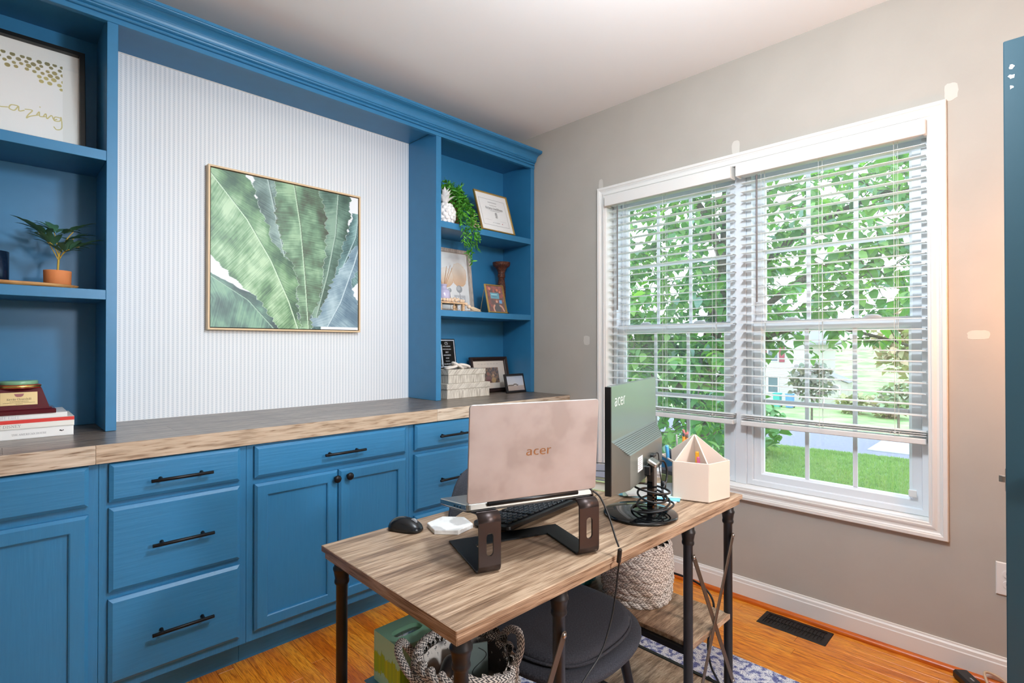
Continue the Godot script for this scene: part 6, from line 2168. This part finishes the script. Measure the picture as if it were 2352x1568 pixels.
	var slant: StandardMaterial3D = weave.duplicate()
	slant.resource_name = "seagrass slanted"
	var wv2 := Image.create(128, 128, false, Image.FORMAT_RGB8)
	for y in 128:
		for x in 128:
			wv2.set_pixel(x, y, wv.get_pixel((x + y) % 128, y))
	slant.albedo_texture = ImageTexture.create_from_image(wv2)
	for q in [[2.127, 0.353, 0.0, 0.092, -2.525, "pale woven storage box with a lid, lower of two"], [2.118, 0.306, 0.0925, 0.086, -2.533, "pale woven storage box with a lid, upper of two"]]:
		var b := thing("woven_box", q[5], "box", Vector3(q[0], S + q[2], q[4] - 0.12))
		part(b, "body", bx(q[1] - 0.008, q[3] - 0.02, 0.232, 0.002), weave, at(0, (q[3] - 0.02) / 2, 0))
		part(b, "lid", bx(q[1], 0.036, 0.24, 0.003), slant, at(0, q[3] - 0.018, 0))
	var bt := S + 0.179
	# black award plaques
	for q in [[2.108, -2.722, 0.146, 0.192, "tall black award plaque with white lettering, rear one"], [1.965, -2.668, 0.138, 0.160, "smaller black award plaque with white lettering, front one"]]:
		var a := thing("award_plaque", q[4], "plaque", Vector3(q[0], bt, q[1]))
		a.transform = leaning(a.position, 9)
		part(a, "board", bx(q[2], q[3], 0.012, 0.0015), M["black gloss"], at(0, q[3] / 2, 0))
		var rim := part(a, "silver_border", loops(q[2] - 0.012, q[3] - 0.012, [Vector2(0, 0), Vector2(0.0005, 0.0006), Vector2(0.0065, 0.0006), Vector2(0.007, 0)]), mat("silver border", rgb(206, 212, 222), 0.3, 0.5), at(0, q[3] / 2, 0.006))
		rim.name = "silver_border"
		var y: float = q[3] - 0.030
		text(a, "CS", 0.022, M["white print"], at(0, y, 0.0062))
		for ln in [["LOYAL WARRIOR", 0.0085], ["SERVICE EXCELLENCE", 0.0075], ["2021", 0.012], ["MEDIA MAKERS", 0.0085], ["AWARD", 0.008], ["Presented to", 0.006], ["ITG INFLUENCE", 0.009]]:
			y -= 0.0195
			if y > 0.014:
				text(a, ln[0], ln[1], M["white print"], at(0, y, 0.0062))
	# chain of white wooden links
	var ck := thing("chain_ornament", "white wooden chain links on the upper woven box", "ornament", Vector3(2.065, bt, -2.565))
	for q in [[-0.052, 0.010, 0.0, 8, -10], [0.0, 0.016, -0.004, -24, 20], [0.045, 0.013, 0.002, -14, -8]]:
		var ring := []
		for k in 30:
			var a := TAU * k / 30
			ring.append(Vector3(cos(a) * 0.048, 0, sin(a) * 0.030))
		part(ck, "link", tube(ring, 0.0085, 10, true), mat("link white", rgb(232, 222, 212), 0.6), Transform3D(Basis.from_euler(Vector3(deg_to_rad(q[4] * 0.7), 0.3, deg_to_rad(q[3]))), Vector3(q[0], q[1] + 0.004, q[2])))
	# dark frame with a mounted photograph
	var df2 := Image.create(200, 140, false, Image.FORMAT_RGB8)
	df2.fill(rgb(226, 214, 200))
	for k in 7:
		df2.fill_rect(Rect2i(30 + k * 20, 14, 12, 3), rgb(196, 184, 172))
	for y in range(34, 112):
		for x in range(50, 158):
			var t := pn.get_noise_2d(x * 1.7, y * 1.7) * 0.5 + 0.5
			df2.set_pixel(x, y, rgb(46, 34, 28).lerp(rgb(168, 120, 78), clampf(t * 1.6 - 0.3, 0, 1)))
	for q in [[88, 66, 9, rgb(150, 86, 66)], [88, 92, 16, rgb(110, 50, 50)], [122, 74, 8, rgb(196, 150, 110)], [122, 98, 14, rgb(190, 150, 90)]]:
		dot(df2, q[0], q[1], q[2], q[3])
	var dkw := mat("dark wood frame", rgb(44, 30, 26), 0.35)
	photo_frame("photo_frame", "large dark wood frame with a mounted photograph on the counter", Vector3(2.470, S, -2.690), 0.345, 0.248, 12, 0, [Vector2(0, 0), Vector2(0, 0.018), Vector2(0.003, 0.022), Vector2(0.012, 0.020), Vector2(0.016, 0.014), Vector2(0.022, 0.016), Vector2(0.026, 0.012), Vector2(0.028, 0.004)], dkw, img_mat("mounted photo", df2, 0.4), 0.028)
	var sea := Image.create(120, 84, false, Image.FORMAT_RGB8)
	for y in 84:
		for x in 120:
			var c := rgb(196, 206, 222).lerp(rgb(222, 222, 226), y / 56.0) if y < 56 else rgb(196, 178, 166).lerp(rgb(176, 158, 150), (y - 56) / 28.0)
			sea.set_pixel(x, y, c)
	for k in 26:
		dot(sea, 12 + k * 2.6, 55 - 3.0 * absf(sin(k * 0.8)) - (5 if k > 14 and k < 22 else 0), 3.0, rgb(92, 78, 64))
	photo_frame("photo_frame", "small black framed beach photograph on the counter", Vector3(2.579, S, -2.560), 0.196, 0.130, 14, 0, [Vector2(0, 0), Vector2(0, 0.014), Vector2(0.001, 0.015), Vector2(0.013, 0.015), Vector2(0.014, 0.004)], mat("black wood", rgb(28, 26, 28), 0.4), img_mat("beach photo", sea, 0.4), 0.014)


func poppies() -> Image:
	var im := Image.create(260, 310, false, Image.FORMAT_RGB8)
	var nn := noise(161, 0.02, 4)
	for y in 310:
		for x in 260:
			var c := rgb(232, 234, 234)
			for q in [[196.0, 118.0, 52.0, 66.0], [104.0, 138.0, 60.0, 52.0], [30.0, 120.0, 46.0, 50.0]]:
				var d := pow((x - q[0]) / q[2], 2) + pow((y - q[1]) / q[3], 2) + nn.get_noise_2d(x, y) * 0.3
				if d < 1.0:
					var t := clampf((y - q[1]) / q[3] * 0.5 + 0.5, 0, 1)
					c = rgb(232, 224, 214).lerp(rgb(218, 176, 134), clampf(t * 1.3 - 0.25 + (0.35 if d > 0.88 else 0.0), 0, 1))
			im.set_pixel(x, y, c)
	var g := rgb(120, 124, 128)
	for q in [[194, 196, 20], [128, 206, 12], [40, 190, 14]]:
		dot(im, q[0], q[1], q[2], rgb(150, 156, 160))
		dot(im, q[0] - 4, q[1] - 4, q[2] * 0.6, rgb(186, 190, 194))
		stroke(im, [Vector2(q[0], q[1] + q[2]), Vector2(q[0] + 3, q[1] + 60), Vector2(q[0] - 2, 308)], 1.6, g)
	for y in range(230, 306):
		for x in range(156, 232):
			if nn.get_noise_2d(x * 2, y * 2) > -0.25:
				im.set_pixel(x, y, im.get_pixel(x, y).lerp(rgb(176, 178, 182), 0.7))
	return im


func trailing_plant(p: Vector3) -> void:
	var o := thing("trailing_plant", "bright green trailing plant spilling over the top shelf", "plant", p)
	part(o, "pot", lathe([Vector2(0, 0), Vector2(0.048, 0), Vector2(0.052, 0.005), Vector2(0.060, 0.17), Vector2(0.060, 0.175), Vector2(0.055, 0.175), Vector2(0.05, 0.15), Vector2(0, 0.15)], 28), mat("brown pot", rgb(134, 88, 58), 0.7), Transform3D(), "brown wooden pot")
	var lm := leaf_mesh(0.030, 0.0085, 0.15)
	var greens := []
	for k in 3:
		var g := mat("trailing leaf %d" % k, [rgb(72, 150, 44), rgb(104, 182, 62), rgb(52, 118, 36)][k], 0.4)
		g.backlight_enabled = true
		g.backlight = Color(0.3, 0.45, 0.12)
		greens.append(g)
	# strands: out of the pot, some over the shelf edge (front at local z 0.163)
	var strands := []
	for k in 26:
		var a := TAU * k / 26 + rng.randf_range(-0.1, 0.1)
		var r := rng.randf_range(0.07, 0.115)
		var e := Vector3(cos(a) * r, rng.randf_range(0.03, 0.16), minf(sin(a) * r, 0.12))
		if e.z < -0.11:
			e.z = -0.11
		strands.append([Vector3(cos(a) * 0.03, 0.16, sin(a) * 0.03), Vector3(cos(a) * 0.06, rng.randf_range(0.20, 0.27), sin(a) * 0.06), e])
	for k in 9:
		strands.append([Vector3(0, 0.16, 0), Vector3(rng.randf_range(-0.10, 0.06), 0.24, rng.randf_range(-0.02, 0.06)), Vector3(rng.randf_range(-0.13, 0.08), rng.randf_range(0.25, 0.31), rng.randf_range(-0.02, 0.08))])
	for q in [[-0.02, -0.21], [-0.055, -0.13], [0.012, -0.245], [0.035, -0.12], [0.07, -0.09], [0.055, -0.15]]:
		strands.append([Vector3(0.01, 0.16, 0.03), Vector3(q[0] * 0.6 + 0.02, 0.19, 0.09), Vector3(q[0], 0.08, 0.150), Vector3(q[0], 0.00, 0.185), Vector3(q[0] + 0.006, q[1] * 0.6, 0.188), Vector3(q[0] + 0.012, q[1], 0.186)])
	var st := stool()
	var lx := [[], [], []]
	for s in strands:
		var c := curve(s, 9)
		add_tube(st, c, 0.0011, 4)
		var acc := 0.0
		for k in c.size() - 1:
			acc += c[k].distance_to(c[k + 1])
			while acc > 0.0042:
				acc -= 0.0042
				var t: Vector3 = (c[k + 1] - c[k]).normalized()
				var d := (t * 0.8 + Vector3(rng.randfn(), rng.randfn() * 0.7 + 0.1, rng.randfn()).normalized() * 0.9).normalized()
				var xx := Vector3(rng.randfn(), rng.randfn(), rng.randfn()).cross(d).normalized()
				lx[rng.randi_range(0, 2)].append(Transform3D(Basis(xx, d.cross(xx), d).scaled(Vector3.ONE * rng.randf_range(0.7, 1.25)), c[k]))
	var t := part(o, "vines", done(st), greens[2])
	t.set_meta("kind", "stuff")
	for k in 3:
		var mm := MultiMesh.new()
		mm.transform_format = MultiMesh.TRANSFORM_3D
		mm.mesh = lm
		mm.instance_count = lx[k].size()
		for j in lx[k].size():
			mm.set_instance_transform(j, lx[k][j])
		var mi := MultiMeshInstance3D.new()
		mi.name = "foliage"
		mi.multimesh = mm
		mi.material_override = greens[k]
		o.add_child(mi, true)
		mi.set_meta("kind", "stuff")
